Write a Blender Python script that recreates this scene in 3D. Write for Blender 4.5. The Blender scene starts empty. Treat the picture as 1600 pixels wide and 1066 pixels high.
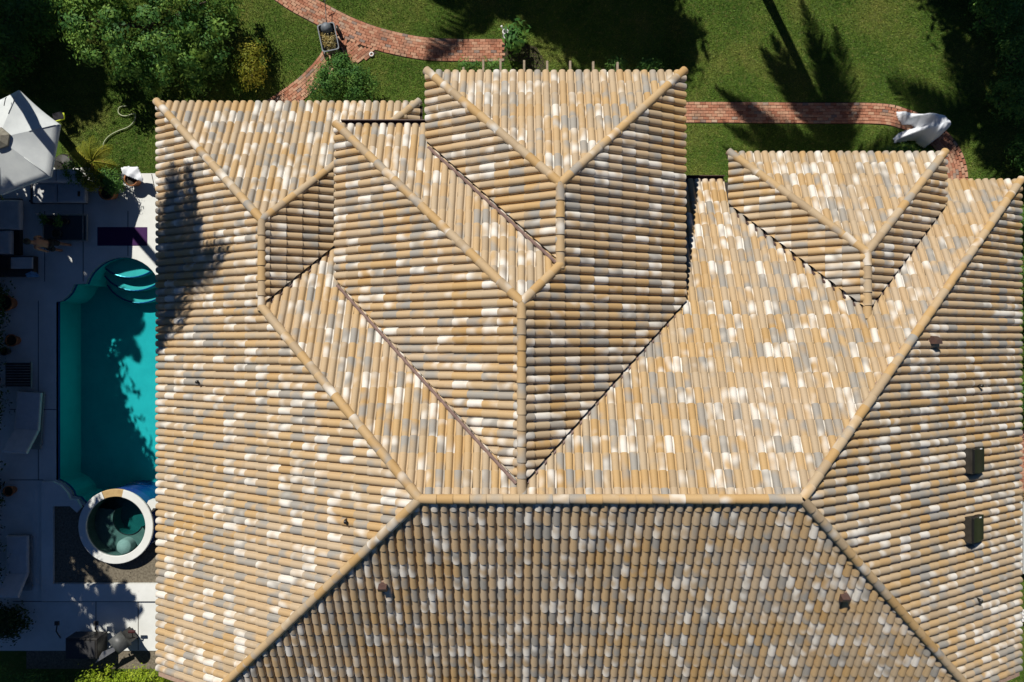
import bpy, bmesh, math, random
import numpy as np
from mathutils import Vector, Matrix
random.seed(7); RNG = np.random.default_rng(7)
SC = bpy.context.scene
COL = SC.collection
R = math.radians

# ------------------------------------------------------------------ camera, sky, sun, exposure
H = 24.5                     # camera height above the lawn (metres)
FPX = 1600 * 24.0 / 36.0     # focal length in photograph pixels
cam_d = bpy.data.cameras.new('camera'); cam = bpy.data.objects.new('camera', cam_d); COL.objects.link(cam)
cam.location = (0, 0, H); cam.rotation_euler = (0, 0, 0)
cam_d.lens = 24.0; cam_d.sensor_width = 36.0; cam_d.clip_end = 500
SC.camera = cam
EL, AZ = R(46.0), R(-26.57)
SUN = Vector((math.sin(AZ) * math.cos(EL), math.cos(AZ) * math.cos(EL), math.sin(EL)))
w = bpy.data.worlds.new('World'); SC.world = w; w.use_nodes = True
nt = w.node_tree
sky = nt.nodes.new('ShaderNodeTexSky'); sky.sky_type = 'NISHITA'; sky.sun_disc = False
sky.altitude = 1500; sky.air_density = .7; sky.dust_density = .0; sky.ozone_density = 10.0
sky.sun_elevation = EL; sky.sun_rotation = AZ % (2 * math.pi)
bg = nt.nodes['Background']; bg.inputs['Strength'].default_value = 0.05
nt.links.new(sky.outputs[0], bg.inputs[0])
sl = bpy.data.lights.new('sun', 'SUN'); sl.energy = 5.0; sl.angle = R(0.5); sl.color = (1.0, 0.955, 0.88)
so = bpy.data.objects.new('sun', sl); COL.objects.link(so)
so.rotation_euler = SUN.to_track_quat('Z', 'Y').to_euler(); so.location = SUN * 60
SC.render.engine = 'CYCLES'; SC.cycles.diffuse_bounces = 1; SC.cycles.max_bounces = 8
vs = SC.view_settings
vs.view_transform = 'Standard'; vs.look = 'None'; vs.exposure = 0.0; vs.gamma = 1.0; vs.use_curve_mapping = False

# ------------------------------------------------------------------ helpers
def G(px, py, z=0.0):        # place measured on the photograph -> metres at height z
    d = H - z
    return ((px - 800) / FPX * d, (533 - py) / FPX * d, z)

def link(o, parent=None):
    COL.objects.link(o)
    if parent is not None: o.parent = parent
    return o

def mesh_np(name, V, F, mat=None, smooth=False, tv=None):
    V = np.asarray(V, dtype=np.float32).reshape(-1, 3); F = np.asarray(F, dtype=np.int32)
    me = bpy.data.meshes.new(name); k = F.shape[1]
    me.vertices.add(len(V)); me.vertices.foreach_set('co', V.ravel())
    me.loops.add(F.size); me.loops.foreach_set('vertex_index', F.ravel())
    me.polygons.add(len(F)); me.polygons.foreach_set('loop_start', np.arange(0, F.size, k, dtype=np.int32))
    if smooth: me.polygons.foreach_set('use_smooth', np.ones(len(F), dtype=bool))
    if tv is not None:
        a = me.attributes.new('tv', 'FLOAT_VECTOR', 'FACE'); a.data.foreach_set('vector', np.asarray(tv, dtype=np.float32).ravel())
    me.update(calc_edges=True); me.validate()
    if mat: me.materials.append(mat)
    return me

class MB:                    # collects shapes for ONE mesh object
    def __init__(s): s.v = []; s.f = []
    def add(s, vs_, fs):
        n = len(s.v); s.v += [tuple(p) for p in vs_]; s.f += [tuple(i + n for i in f) for f in fs]; return s
    def box(s, x0, x1, y0, y1, z0, z1, m=None):
        p = [Vector(q) for q in ((x0,y0,z0),(x1,y0,z0),(x1,y1,z0),(x0,y1,z0),(x0,y0,z1),(x1,y0,z1),(x1,y1,z1),(x0,y1,z1))]
        if m: p = [m @ q for q in p]
        return s.add(p, [(3,2,1,0),(4,5,6,7),(0,1,5,4),(1,2,6,5),(2,3,7,6),(3,0,4,7)])
    def rbox(s, x0, x1, y0, y1, z0, z1, r=.04, m=None):    # cushion-like box with a chamfered rim
        def ring(i, z): return [(x0+i,y0+i,z),(x1-i,y0+i,z),(x1-i,y1-i,z),(x0+i,y1-i,z)]
        rings = [ring(r, z0), ring(0, z0+r), ring(0, z1-r), ring(r*.35, z1-r*.35), ring(r*1.2, z1)]
        v = [Vector(q) for k in rings for q in k]
        if m: v = [m @ q for q in v]
        f = [(3,2,1,0)]
        for k in range(len(rings)-1):
            for i in range(4): f.append((k*4+i, k*4+(i+1)%4, k*4+4+(i+1)%4, k*4+4+i))
        n = (len(rings)-1)*4; f.append((n, n+1, n+2, n+3))
        return s.add(v, f)
    def tube(s, pts, rad, n=8, cap=True):
        pts = [Vector(p) for p in pts]
        if not hasattr(rad, '__len__'): rad = [rad]*len(pts)
        v = []; f = []; ref = None
        for i, p in enumerate(pts):
            t = (pts[min(i+1, len(pts)-1)] - pts[max(i-1, 0)]).normalized()
            if ref is None: ref = t.orthogonal().normalized()
            ref = (ref - t*ref.dot(t)).normalized(); b = t.cross(ref)
            for k in range(n):
                a = 2*math.pi*k/n; v.append(p + (ref*math.cos(a) + b*math.sin(a))*rad[i])
        for i in range(len(pts)-1):
            for k in range(n): f.append((i*n+k, i*n+(k+1)%n, (i+1)*n+(k+1)%n, (i+1)*n+k))
        if cap: f.append(tuple(range(n-1, -1, -1))); f.append(tuple((len(pts)-1)*n+k for k in range(n)))
        return s.add(v, f)
    def lathe(s, prof, n=24, c=(0,0,0), a0=0, a1=2*math.pi):
        full = abs(a1-a0) > 6.28; m = n if full else n+1
        v = [(c[0]+r*math.cos(a0+(a1-a0)*k/n), c[1]+r*math.sin(a0+(a1-a0)*k/n), c[2]+z) for r, z in prof for k in range(m)]
        f = []
        for i in range(len(prof)-1):
            for k in range(n): f.append((i*m+k, i*m+(k+1)%m, (i+1)*m+(k+1)%m, (i+1)*m+k))
        return s.add(v, f)
    def build(s, name, mat, parent=None, smooth=False, loc=None):
        me = bpy.data.meshes.new(name); me.from_pydata(s.v, [], s.f)
        bm = bmesh.new(); bm.from_mesh(me); bmesh.ops.recalc_face_normals(bm, faces=bm.faces); bm.to_mesh(me); bm.free()
        if smooth:
            for p in me.polygons: p.use_smooth = True
        me.materials.append(mat)
        o = bpy.data.objects.new(name, me)
        if loc: o.location = loc
        return link(o, parent)

def tag(o, label, cat=None, group=None, kind=None):
    if label: o['label'] = label
    if cat: o['category'] = cat
    if group: o['group'] = group
    if kind: o['kind'] = kind
    return o
def empty(name, loc, rz=0):
    o = bpy.data.objects.new(name, None); o.location = loc; o.rotation_euler.z = rz; o.empty_display_size = .2
    return link(o)
def structure(o): o['kind'] = 'structure'; return o

# ------------------------------------------------------------------ materials
class NT:
    def __init__(s, name):
        s.m = bpy.data.materials.new(name); s.m.use_nodes = True; s.t = s.m.node_tree
        s.b = s.t.nodes['Principled BSDF']
    def n(s, typ, **k):
        x = s.t.nodes.new(typ)
        for a, b in k.items():
            if a.startswith('i_'): x.inputs[a[2:].replace('_', ' ')].default_value = b
            else: setattr(x, a, b)
        return x
    def l(s, a, b): s.t.links.new(a, b)
    def pos(s): return s.n('ShaderNodeNewGeometry').outputs['Position']
    def noise(s, scale, detail=3, rough=.6, vec=None, dist=0):
        x = s.n('ShaderNodeTexNoise'); x.inputs['Scale'].default_value = scale; x.inputs['Detail'].default_value = detail
        x.inputs['Roughness'].default_value = rough; x.inputs['Distortion'].default_value = dist
        s.l(vec if vec is not None else s.pos(), x.inputs['Vector']); return x.outputs['Fac']
    def math(s, op, a, b=None, c=None, clamp=False):
        x = s.n('ShaderNodeMath', operation=op); x.use_clamp = clamp
        for i, q in enumerate((a, b, c)):
            if q is None: continue
            if isinstance(q, (int, float)): x.inputs[i].default_value = q
            else: s.l(q, x.inputs[i])
        return x.outputs[0]
    def ramp(s, fac, stops, interp='LINEAR'):
        x = s.n('ShaderNodeValToRGB'); e = x.color_ramp; e.interpolation = interp
        while len(e.elements) < len(stops): e.elements.new(.5)
        for q, (p, c) in zip(e.elements, stops): q.position = p; q.color = (*c, 1)
        s.l(fac, x.inputs[0]); return x.outputs[0]
    def mix(s, fac, a, b, blend='MIX'):
        x = s.n('ShaderNodeMix', data_type='RGBA', blend_type=blend)
        for i, q in ((0, fac), (6, a), (7, b)):
            if isinstance(q, (int, float)): x.inputs[i].default_value = q
            elif isinstance(q, tuple): x.inputs[i].default_value = (*q, 1)
            else: s.l(q, x.inputs[i])
        return x.outputs[2]
    def smooth(s, v, lo, hi):
        x = s.n('ShaderNodeMapRange', interpolation_type='SMOOTHSTEP'); x.inputs[1].default_value = lo; x.inputs[2].default_value = hi
        s.l(v, x.inputs[0]); return x.outputs[0]
    def bump(s, h, strength, dist=.01):
        x = s.n('ShaderNodeBump'); x.inputs['Strength'].default_value = strength; x.inputs['Distance'].default_value = dist
        s.l(h, x.inputs['Height']); s.l(x.outputs[0], s.b.inputs['Normal'])
    def col(s, c):
        if isinstance(c, tuple): s.b.inputs['Base Color'].default_value = (*c, 1)
        else: s.l(c, s.b.inputs['Base Color'])
    def rough(s, r, spec=.4):
        s.b.inputs['Roughness'].default_value = r; s.b.inputs['Specular IOR Level'].default_value = spec

def simple(name, c1, c2=None, scale=8, rough=.7, spec=.35, bump=.0, bscale=None, metal=0, detail=4):
    t = NT(name); c2 = c2 or tuple(q*.75 for q in c1)
    f = t.noise(scale, detail, .65); f2 = t.smooth(f, .3, .7)
    t.col(t.mix(f2, c1, c2)); t.rough(rough, spec); t.b.inputs['Metallic'].default_value = metal
    if bump: t.bump(t.noise(bscale or scale*4, 4), bump)
    return t.m

def tile_material(name, per_object, white=.5, grey=.5):
    t = NT(name)
    if per_object:
        oi = t.n('ShaderNodeObjectInfo'); wn = t.n('ShaderNodeTexWhiteNoise', noise_dimensions='1D'); t.l(oi.outputs['Random'], wn.inputs['W'])
        vec = wn.outputs['Color']
    else:
        at = t.n('ShaderNodeAttribute', attribute_name='tv'); vec = at.outputs['Vector']
    sp = t.n('ShaderNodeSeparateXYZ'); t.l(vec, sp.inputs[0]); r1, r2, r3 = sp.outputs
    off = t.n('ShaderNodeVectorMath', operation='MULTIPLY_ADD'); t.l(vec, off.inputs[0]); off.inputs[1].default_value = (37, 53, 71); t.l(t.pos(), off.inputs[2])
    base = t.ramp(r1, [(0, (.46, .29, .12)), (.3, (.52, .345, .16)), (.55, (.49, .35, .195)), (.78, (.48, .37, .24)), (1, (.40, .295, .18))])
    if not per_object:
        base = t.mix(t.math('MULTIPLY', t.smooth(t.noise(.28, 2), .36, .66), .55), base, (.53, .41, .28))
    # flashed grey, then cream: soft clouds whose place and strength differ from tile to tile
    ng = t.noise(2.6, 0, .5, off.outputs[0]); ng = t.math('ADD', t.math('MULTIPLY', ng, .65), t.math('MULTIPLY', r3, .62))
    base = t.mix(t.math('MULTIPLY', t.smooth(ng, .86 - .30*grey, 1.12 - .30*grey), .8), base, (.30, .30, .285))
    nw = t.noise(3.0, 0, .4, off.outputs[0]); nw = t.math('ADD', t.math('MULTIPLY', nw, .65), t.math('MULTIPLY', r2, .68))
    base = t.mix(t.math('MULTIPLY', t.smooth(nw, .93 - .30*white, 1.24 - .30*white), .92), base, (.76, .72, .65))
    fine = t.noise(30, 3, .6)
    base = t.mix(.30, base, t.mix(fine, (.6, .58, .55), (1.15, 1.15, 1.15)), 'MULTIPLY')
    st = t.noise(2.1, 4, .7)
    base = t.mix(t.math('MULTIPLY', t.smooth(st, .60, .8), .3), base, (.17, .15, .13))
    t.col(base); t.rough(.72, .3); t.bump(t.noise(70, 3), .25, .006)
    return t.m

def leaf_material(name, c_dark, c_mid, c_light, scale=1.6):
    t = NT(name)
    at = t.n('ShaderNodeAttribute', attribute_name='tv'); sp = t.n('ShaderNodeSeparateXYZ'); t.l(at.outputs['Vector'], sp.inputs[0])
    f = t.math('ADD', t.math('MULTIPLY', sp.outputs[0], .6), t.math('MULTIPLY', t.noise(scale, 2), .5))
    t.col(t.ramp(f, [(.2, c_dark), (.5, c_mid), (.85, c_light)])); t.rough(.6, .2)
    tr = t.n('ShaderNodeBsdfTranslucent'); tr.inputs[0].default_value = (*c_light, 1)
    mx = t.n('ShaderNodeMixShader'); mx.inputs[0].default_value = .25
    out = t.t.nodes['Material Output']; t.l(t.b.outputs[0], mx.inputs[1]); t.l(tr.outputs[0], mx.inputs[2]); t.l(mx.outputs[0], out.inputs[0])
    return t.m

def grass_color(t):
    n1 = t.noise(.55, 4, .6); n2 = t.noise(7, 4, .7); n3 = t.noise(30, 3, .8)
    c = t.ramp(n1, [(.3, (.060, .135, .016)), (.5, (.108, .185, .026)), (.68, (.185, .222, .045))])
    c = t.mix(t.math('MULTIPLY', t.smooth(n2, .5, .72), .55), c, (.28, .25, .085))
    c = t.mix(.8, c, t.ramp(n3, [(.3, (.42, .42, .4)), (.62, (1.15, 1.15, 1.1))]), 'MULTIPLY')
    return c

M = {}
M['tile'] = tile_material('roof_tile_flashed_clay', False)
M['tile_one'] = tile_material('roof_tile_flashed_clay_single', True)
M['cap'] = tile_material('ridge_tile_clay', True, white=.18, grey=.25)
M['mortar'] = simple('pink_mortar', (.42, .29, .21), (.33, .22, .16), 12, .9, bump=.5)
M['deckboard'] = simple('roof_underlay', (.05, .04, .035), (.03, .025, .02), 6, .9)
M['stucco'] = simple('cream_stucco', (.62, .56, .46), (.55, .49, .4), 3, .9, bump=.4, bscale=60)
M['brown_metal'] = simple('brown_painted_metal', (.10, .055, .045), (.07, .04, .035), 10, .45, .5)
M['flash_metal'] = simple('weathered_brown_flashing', (.26, .17, .14), (.17, .11, .095), 7, .55, .5)
M['grey_metal'] = simple('galvanised_metal', (.4, .4, .4), (.3, .3, .3), 9, .4, .5, metal=.7)
M['black_plastic'] = simple('black_plastic', (.02, .019, .017), (.035, .032, .027), 6, .35, .5)
M['white'] = simple('white_paint', (.78, .78, .76), (.7, .7, .68), 6, .6)
M['fabric'] = simple('pale_grey_fabric', (.60, .61, .60), (.53, .54, .53), 5, .9, bump=.3, bscale=150)
M['canvas'] = simple('pale_canvas', (.60, .63, .62), (.52, .55, .55), 2.2, .85, bump=.25, bscale=90)
M['beige_cloth'] = simple('beige_cloth', (.30, .28, .22), (.2, .18, .14), 9, .9, bump=.3)
M['sheet'] = simple('white_sheet', (.80, .83, .86), (.76, .79, .83), 2, .8)
M['terracotta'] = simple('terracotta', (.42, .17, .07), (.3, .12, .05), 8, .8, bump=.2)
M['soil'] = simple('dry_soil', (.23, .20, .145), (.12, .10, .07), 14, .95, bump=1.0, bscale=30)
M['dark_soil'] = simple('dark_soil', (.06, .045, .03), (.035, .025, .018), 9, .95, bump=.8)
M['bark'] = simple('bark', (.12, .095, .07), (.06, .045, .035), 12, .9, bump=.8)
M['palm_bark'] = simple('palm_bark', (.2, .17, .13), (.12, .1, .08), 12, .9, bump=.8)
M['wood'] = simple('weathered_wood', (.36, .29, .21), (.26, .2, .14), 14, .8, bump=.3)
M['yellow'] = simple('neon_yellow', (.62, .72, .03), (.55, .66, .03), 6, .5)
M['purple'] = simple('purple_foam', (.055, .012, .085), (.04, .009, .07), 40, .85)
M['hose'] = simple('pale_green_hose', (.42, .46, .28), (.34, .38, .22), 9, .5)
M['dark_hose'] = simple('dark_hose', (.01, .015, .02), (.015, .02, .022), 9, .5)
M['skin'] = simple('skin', (.40, .21, .13), (.34, .17, .10), 20, .55)
M['hair'] = simple('dark_hair', (.012, .009, .007), (.02, .014, .01), 60, .5)
M['dark_cloth'] = simple('dark_cloth', (.014, .014, .018), (.022, .022, .026), 20, .9)
M['blue_cloth'] = simple('blue_cloth', (.2, .38, .6), (.16, .32, .52), 8, .9)
M['navy_tile'] = simple('navy_glazed_tile', (.015, .045, .22), (.02, .07, .32), 45, .25, .5, detail=1)
M['stone'] = simple('tan_stone', (.52, .36, .16), (.42, .28, .12), 6, .7, bump=.2)
M['steel'] = simple('brushed_steel', (.42, .43, .42), (.3, .31, .3), 14, .38, .5, metal=.6)
M['wicker'] = simple('dark_wicker', (.03, .03, .032), (.05, .05, .05), 60, .7, bump=.5)
M['dry_leaf'] = leaf_material('dry_leaves', (.22, .13, .03), (.42, .32, .10), (.62, .56, .34))
M['plaster'] = simple('pool_plaster', (.13, .62, .63), (.10, .54, .56), 1.2, .8)
M['spa_grey'] = simple('spa_pale_grey', (.5, .5, .48), (.42, .43, .41), 5, .7)
M['plaster_dark'] = simple('spa_plaster', (.17, .22, .20), (.12, .17, .16), 3, .8)
M['plaster_pale'] = simple('pale_pool_plaster', (.36, .66, .62), (.30, .58, .55), 3, .8)

def concrete():
    t = NT('white_concrete_deck')
    n = t.noise(1.3, 5, .65); c = t.ramp(n, [(.3, (.66, .67, .63)), (.7, (.77, .78, .74))])
    s = t.noise(5, 4, .7); c = t.mix(t.math('MULTIPLY', t.smooth(s, .6, .78), .35), c, (.5, .48, .42))
    t.col(c); t.rough(.75, .3); t.bump(t.noise(50, 3), .15, .005); return t.m
M['concrete'] = concrete()
def lawn():
    t = NT('lawn_grass'); t.col(grass_color(t)); t.rough(.8, .15); t.bump(t.noise(38, 3, .8), 1.0, .05); return t.m
M['lawn'] = lawn()
def blade():
    t = NT('grass_blades')
    at = t.n('ShaderNodeAttribute', attribute_name='tv'); sp = t.n('ShaderNodeSeparateXYZ'); t.l(at.outputs['Vector'], sp.inputs[0])
    c = t.mix(1.0, grass_color(t), t.ramp(sp.outputs[0], [(0, (.55, .6, .5)), (.7, (1.25, 1.2, 1.1)), (1, (1.9, 1.7, 1.5))]), 'MULTIPLY')
    t.col(c); t.rough(.6, .25); return t.m
M['blade'] = blade()
def brick(per_object):
    t = NT('old_brick' + ('_single' if per_object else ''))
    if per_object:
        oi = t.n('ShaderNodeObjectInfo'); r1 = oi.outputs['Random']
    else:
        at = t.n('ShaderNodeAttribute', attribute_name='tv'); sp = t.n('ShaderNodeSeparateXYZ'); t.l(at.outputs['Vector'], sp.inputs[0]); r1 = sp.outputs[0]
    c = t.ramp(r1, [(0, (.36, .145, .085)), (.3, (.48, .22, .135)), (.6, (.53, .28, .18)), (.9, (.56, .34, .22)), (.95, (.24, .18, .16)), (1, (.60, .43, .30))])
    c = t.mix(.6, c, t.ramp(t.noise(25, 4, .7), [(.3, (.55, .52, .5)), (.7, (1.1, 1.1, 1.1))]), 'MULTIPLY')
    c = t.mix(t.math('MULTIPLY', t.smooth(t.noise(1.7, 4), .5, .7), .45), c, (.13, .085, .06))
    t.col(c); t.rough(.9, .2); t.bump(t.noise(60, 3), .4, .01); return t.m
M['brick'] = brick(False); M['brick_one'] = brick(True)
def water(name, tint):
    t = NT(name); out = t.t.nodes['Material Output']
    tr = t.n('ShaderNodeBsdfTransparent'); tr.inputs[0].default_value = (*tint, 1)
    gl = t.n('ShaderNodeBsdfGlossy'); gl.inputs['Roughness'].default_value = .03
    fr = t.n('ShaderNodeFresnel'); fr.inputs['IOR'].default_value = 1.33
    bp = t.n('ShaderNodeBump'); bp.inputs['Strength'].default_value = .12; bp.inputs['Distance'].default_value = .05
    t.l(t.noise(2.2, 3, .5, dist=.5), bp.inputs['Height']); t.l(bp.outputs[0], gl.inputs['Normal']); t.l(bp.outputs[0], fr.inputs['Normal'])
    mx = t.n('ShaderNodeMixShader'); t.l(fr.outputs[0], mx.inputs[0]); t.l(tr.outputs[0], mx.inputs[1]); t.l(gl.outputs[0], mx.inputs[2])
    t.l(mx.outputs[0], out.inputs[0]); return t.m
M['water'] = water('pool_water', (.36, .86, .88)); M['spa_water'] = water('spa_water', (.62, .84, .83))
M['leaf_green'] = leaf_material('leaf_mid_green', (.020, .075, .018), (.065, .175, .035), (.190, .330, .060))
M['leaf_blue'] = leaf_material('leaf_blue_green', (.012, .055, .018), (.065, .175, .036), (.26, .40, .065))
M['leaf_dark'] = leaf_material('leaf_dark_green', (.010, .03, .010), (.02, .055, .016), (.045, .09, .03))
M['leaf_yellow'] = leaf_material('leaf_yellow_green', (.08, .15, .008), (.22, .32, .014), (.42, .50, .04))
M['leaf_gold'] = leaf_material('leaf_golden_palm', (.09, .13, .01), (.22, .24, .02), (.45, .38, .05))
M['frond'] = leaf_material('palm_frond', (.02, .05, .012), (.04, .085, .02), (.08, .13, .04))

# ------------------------------------------------------------------ the ground and the paved setting
def loops_mesh(loops, z, name, mat, parent=None, thickness=0):
    """flat sheet from an outer loop and hole loops, with skirts of the given thickness"""
    bm = bmesh.new(); edges = []; rings = []
    for lp in loops:
        vs_ = [bm.verts.new((p[0], p[1], z)) for p in lp]; rings.append(vs_)
        for i in range(len(vs_)): edges.append(bm.edges.new((vs_[i], vs_[(i+1) % len(vs_)])))
    bmesh.ops.triangle_fill(bm, use_beauty=True, use_dissolve=False, edges=edges)
    for f in bm.faces:
        if f.normal.z < 0: f.normal_flip()
    if thickness:
        for ring in rings:
            low = [bm.verts.new((v.co.x, v.co.y, z - thickness)) for v in ring]
            for i in range(len(ring)):
                j = (i+1) % len(ring); bm.faces.new((ring[i], ring[j], low[j], low[i]))
    me = bpy.data.meshes.new(name); bm.to_mesh(me); bm.free(); me.materials.append(mat)
    return link(bpy.data.objects.new(name, me), parent)

def rect(x0, y0, x1, y1): return [(x0, y0), (x1, y0), (x1, y1), (x0, y1)]
structure(loops_mesh([rect(-150, -150, 150, 150), rect(-16.6, -7.6, -10.75, 3.2)], 0, 'lawn', M['lawn']))

def arc(cx, cy, r, a0, a1, n): return [(cx + r*math.cos(R(a0 + (a1-a0)*i/n)), cy + r*math.sin(R(a0 + (a1-a0)*i/n))) for i in range(n+1)]
# pool outline (deck level), walked from the lower left corner upwards
ZD = .05; K_ = (H-ZD)/FPX
def g2(px, py, z=ZD): return G(px, py, z)[:2]
pool_px = [(88, 750), (88, 472), (96, 470), (104, 464), (110, 457), (114, 449), (116, 444), (133, 443)]
for i in range(0, 15):
    a = R(162 - (162-32)*i/14); pool_px.append((192 + 61*math.cos(a), 463 - 61*math.sin(a)))
pool_px += [(252, 437), (284, 437), (284, 779), (243, 779), (233, 793)]
spa_c = (180.5, 823); spa_R = 57.0
for i in range(0, 25):
    a = R(392 - (392-145)*i/24); pool_px.append((spa_c[0] + spa_R*math.cos(a), spa_c[1] - spa_R*math.sin(a)))
pool_px += [(123, 778), (114, 776), (112, 769), (106, 761), (98, 755)]
pool_loop = [g2(*p) for p in pool_px]
soil_loop = [g2(*p) for p in [(86, 787), (124, 787)] + [(spa_c[0] + (spa_R-1.2)*math.cos(R(q)), spa_c[1] - (spa_R-1.2)*math.sin(R(q))) for q in range(146, 390, 10)] + [(243, 790), (300, 790), (300, 910), (86, 910)]]
deck_outer = [g2(*p) for p in [(-60, 262), (140, 262), (140, 271), (345, 271), (345, 1017), (-60, 1017)]]
deck = structure(loops_mesh([deck_outer, pool_loop], ZD, 'deck', M['concrete'], thickness=.1))
# joints between the deck slabs: thin recessed-looking seams made of dark filler laid in the slab
def seam(p, q, wd=.012):
    a = Vector((*g2(*p), 0)); b = Vector((*g2(*q), 0)); t = (b-a).normalized(); n = Vector((-t.y, t.x, 0))*wd
    MB().add([a-n, b-n, b+n, a+n], [(0,1,2,3)]).build('joint', M['dark_soil'], deck).location.z = ZD + .004
for p, q in [((237,272),(243,300)), ((200,330),(200,400)), ((20,940),(250,940)), ((60,470),(60,750)), ((15,640),(88,640)), ((130,272),(130,440)),
             ((150,940),(150,1016)), ((216,940),(216,1016)), ((70,330),(70,440)), ((15,750),(68,750))]: seam(p, q)

# ---- pool: basin, steps, water, coping
pool = tag(empty('swimming_pool', g2(170, 600) + (0,)), 'turquoise swimming pool with round stepped bay beside the tiled house', 'pool')
def local(o, parent):        # keep world placement under a moved empty
    o.parent = parent; o.matrix_parent_inverse = Matrix.Translation(parent.location).inverted(); return o
def wall_ring(loop, z0, z1, name, mat, parent):
    n = len(loop); v = [(p[0], p[1], z0) for p in loop] + [(p[0], p[1], z1) for p in loop]
    o = MB().add(v, [(i, (i+1) % n, n+(i+1) % n, n+i) for i in range(n)]).build(name, mat); return local(o, parent)
wall_ring(pool_loop, -1.35, -.16, 'basin_wall', M['plaster'], pool)
wall_ring(pool_loop, -.16, ZD-.002, 'tile_band', M['navy_tile'], pool)
local(loops_mesh([pool_loop], -1.35, 'basin_floor', M['plaster']), pool)
local(loops_mesh([pool_loop], -.09, 'water', M['water']), pool)
bx_, by_ = g2(192, 463)
for k, (yk, zt) in enumerate(((471, -.98), (452, -.66), (432, -.34))):
    cxk, cyk = g2(194, yk-62); rk_ = 62*K_ ; lp = []
    for q in range(56):
        p = Vector((cxk+rk_*math.cos(2*math.pi*q/56), cyk+rk_*math.sin(2*math.pi*q/56))); c0 = Vector((bx_, by_)); d_ = p-c0; rm = 60.6*K_
        if d_.length > rm: p = c0+d_.normalized()*rm
        lp.append(p)
    m = MB(); n = len(lp)
    m.add([(p.x, p.y, zt) for p in lp] + [(p.x, p.y, -1.34) for p in lp], [tuple(range(n))] + [(i, (i+1) % n, n+(i+1) % n, n+i) for i in range(n)])
    local(m.build('step', M['plaster_pale']), pool)
    m = MB(); m.tube([(p.x, p.y, zt+.004) for p in lp[28:56] if (p-Vector((bx_, by_))).length < 60*K_], .028, 6); local(m.build('step_edge', M['navy_tile']), pool)
# raised coping along the planter
cop = [g2(*p) for p in [(68, 752), (86, 752), (97, 757), (108, 769), (112, 779), (123, 780), (130, 792), (123, 800), (112, 790), (86, 790), (86, 911), (300, 911), (300, 938), (68, 938)]]
local(loops_mesh([cop], ZD+.11, 'coping', M['concrete'], thickness=.11), pool)
cop2 = [g2(*p) for p in [(230, 795), (239, 779), (300, 779), (300, 790), (246, 791), (238, 806)]]
local(loops_mesh([cop2], ZD+.3, 'coping', M['concrete'], thickness=.3), pool)
m = MB(); m.tube([G(100,658,-1.3), G(108,660,-1.3), G(115,666,-1.3), G(118,676,-1.3), G(118,715,-1.3), G(118,757,-1.3)], .03, 6)
hs = m.build('pool_hose', M['dark_hose'], smooth=True); tag(hs, 'dark bent hose lying on the floor of the swimming pool', 'hose')

strip = structure(loops_mesh([[g2(*p) for p in [(40, 1016), (345, 1016), (345, 1046), (40, 1046)]]], .01, 'planting_bed', M['soil']))
# ---- planter soil
bed = loops_mesh([soil_loop], ZD+.02, 'planting_bed', M['soil'], thickness=.02); structure(bed)

# ---- spa
SZ = .48
sx, sy = g2(spa_c[0], spa_c[1], SZ); ro = 58.5/FPX*(H-SZ); ri = 46.5/FPX*(H-SZ)
spa = tag(empty('spa', (sx, sy, 0)), 'round raised hot tub with white rim joined to the swimming pool', 'hot tub')
MB().lathe([(ro-.05, -1.34), (ro-.05, SZ-.06)], 48).build('wall', M['navy_tile'], spa, True)
MB().lathe([(ri+.02, SZ-.06), (ri+.02, -.55)], 48).build('basin_wall', M['plaster_dark'], spa, True)
MB().lathe([(ri+.02, -.55), (.001, -.55)], 48).build('basin_floor', M['plaster_dark'], spa)
a0, a1 = R(78), R(112)
rim = [(ri, SZ-.07), (ri, SZ-.012), (ri+.015, SZ), (ro-.015, SZ), (ro, SZ-.012), (ro, SZ-.07), (ri, SZ-.07)]
MB().lathe(rim, 44, a0=a1, a1=a0 + 2*math.pi).build('rim', M['concrete'], spa)
MB().lathe([(r, z-.02) for r, z in rim], 8, a0=a0, a1=a1).build('spillway', M['stone'], spa)
MB().lathe([(ri+.015, SZ-.16), (.001, SZ-.16)], 48).build('water', M['spa_water'], spa)
b = MB()
ang = [R(q) for q in range(150, 331, 12)]
inner = [(.17 + .56*math.cos(a), .16 + .60*math.sin(a)) for a in ang]; outer = [((ri+.01)*math.cos(a), (ri+.01)*math.sin(a)) for a in ang]
n = len(ang); b.add([(x, y, -.05) for x, y in inner] + [(x, y, -.05) for x, y in outer] + [(x, y, -.54) for x, y in inner],
    [(i, i+1, n+i+1, n+i) for i in range(n-1)] + [(i, i+1, 2*n+i+1, 2*n+i) for i in range(n-1)]); b.build('bench', M['plaster_dark'], spa)
b = MB(); b.tube([(x*.99, y*.99, -.035) for x, y in inner], .018, 6); b.build('bench_edge', M['dark_hose'], spa, True)
b = MB(); b.lathe([(.27, -.5), (.27, SZ-.26), (.24, SZ-.2), (.001, SZ-.2)], 24, (.16, -.78, 0)); b.build('step', M['spa_grey'], spa, True)
for px, py, a, lab in ((243, 815, .45, 'short white pipe stub close under the coping beside the hot tub'), (241, 846, .5, 'short white pipe stub farther from the coping beside the hot tub')):
    x, y, z = G(px, py, ZD+.1); o = MB(); o.tube([(-.1,0,0),(.09,0,.02)], .022, 8); q = o.build('pipe_stub', M['white'], smooth=True, loc=(x, y, z)); q.rotation_euler.z = a
    tag(q, lab, 'pipe', 'white pipe stubs beside the hot tub')
m = MB()
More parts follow.
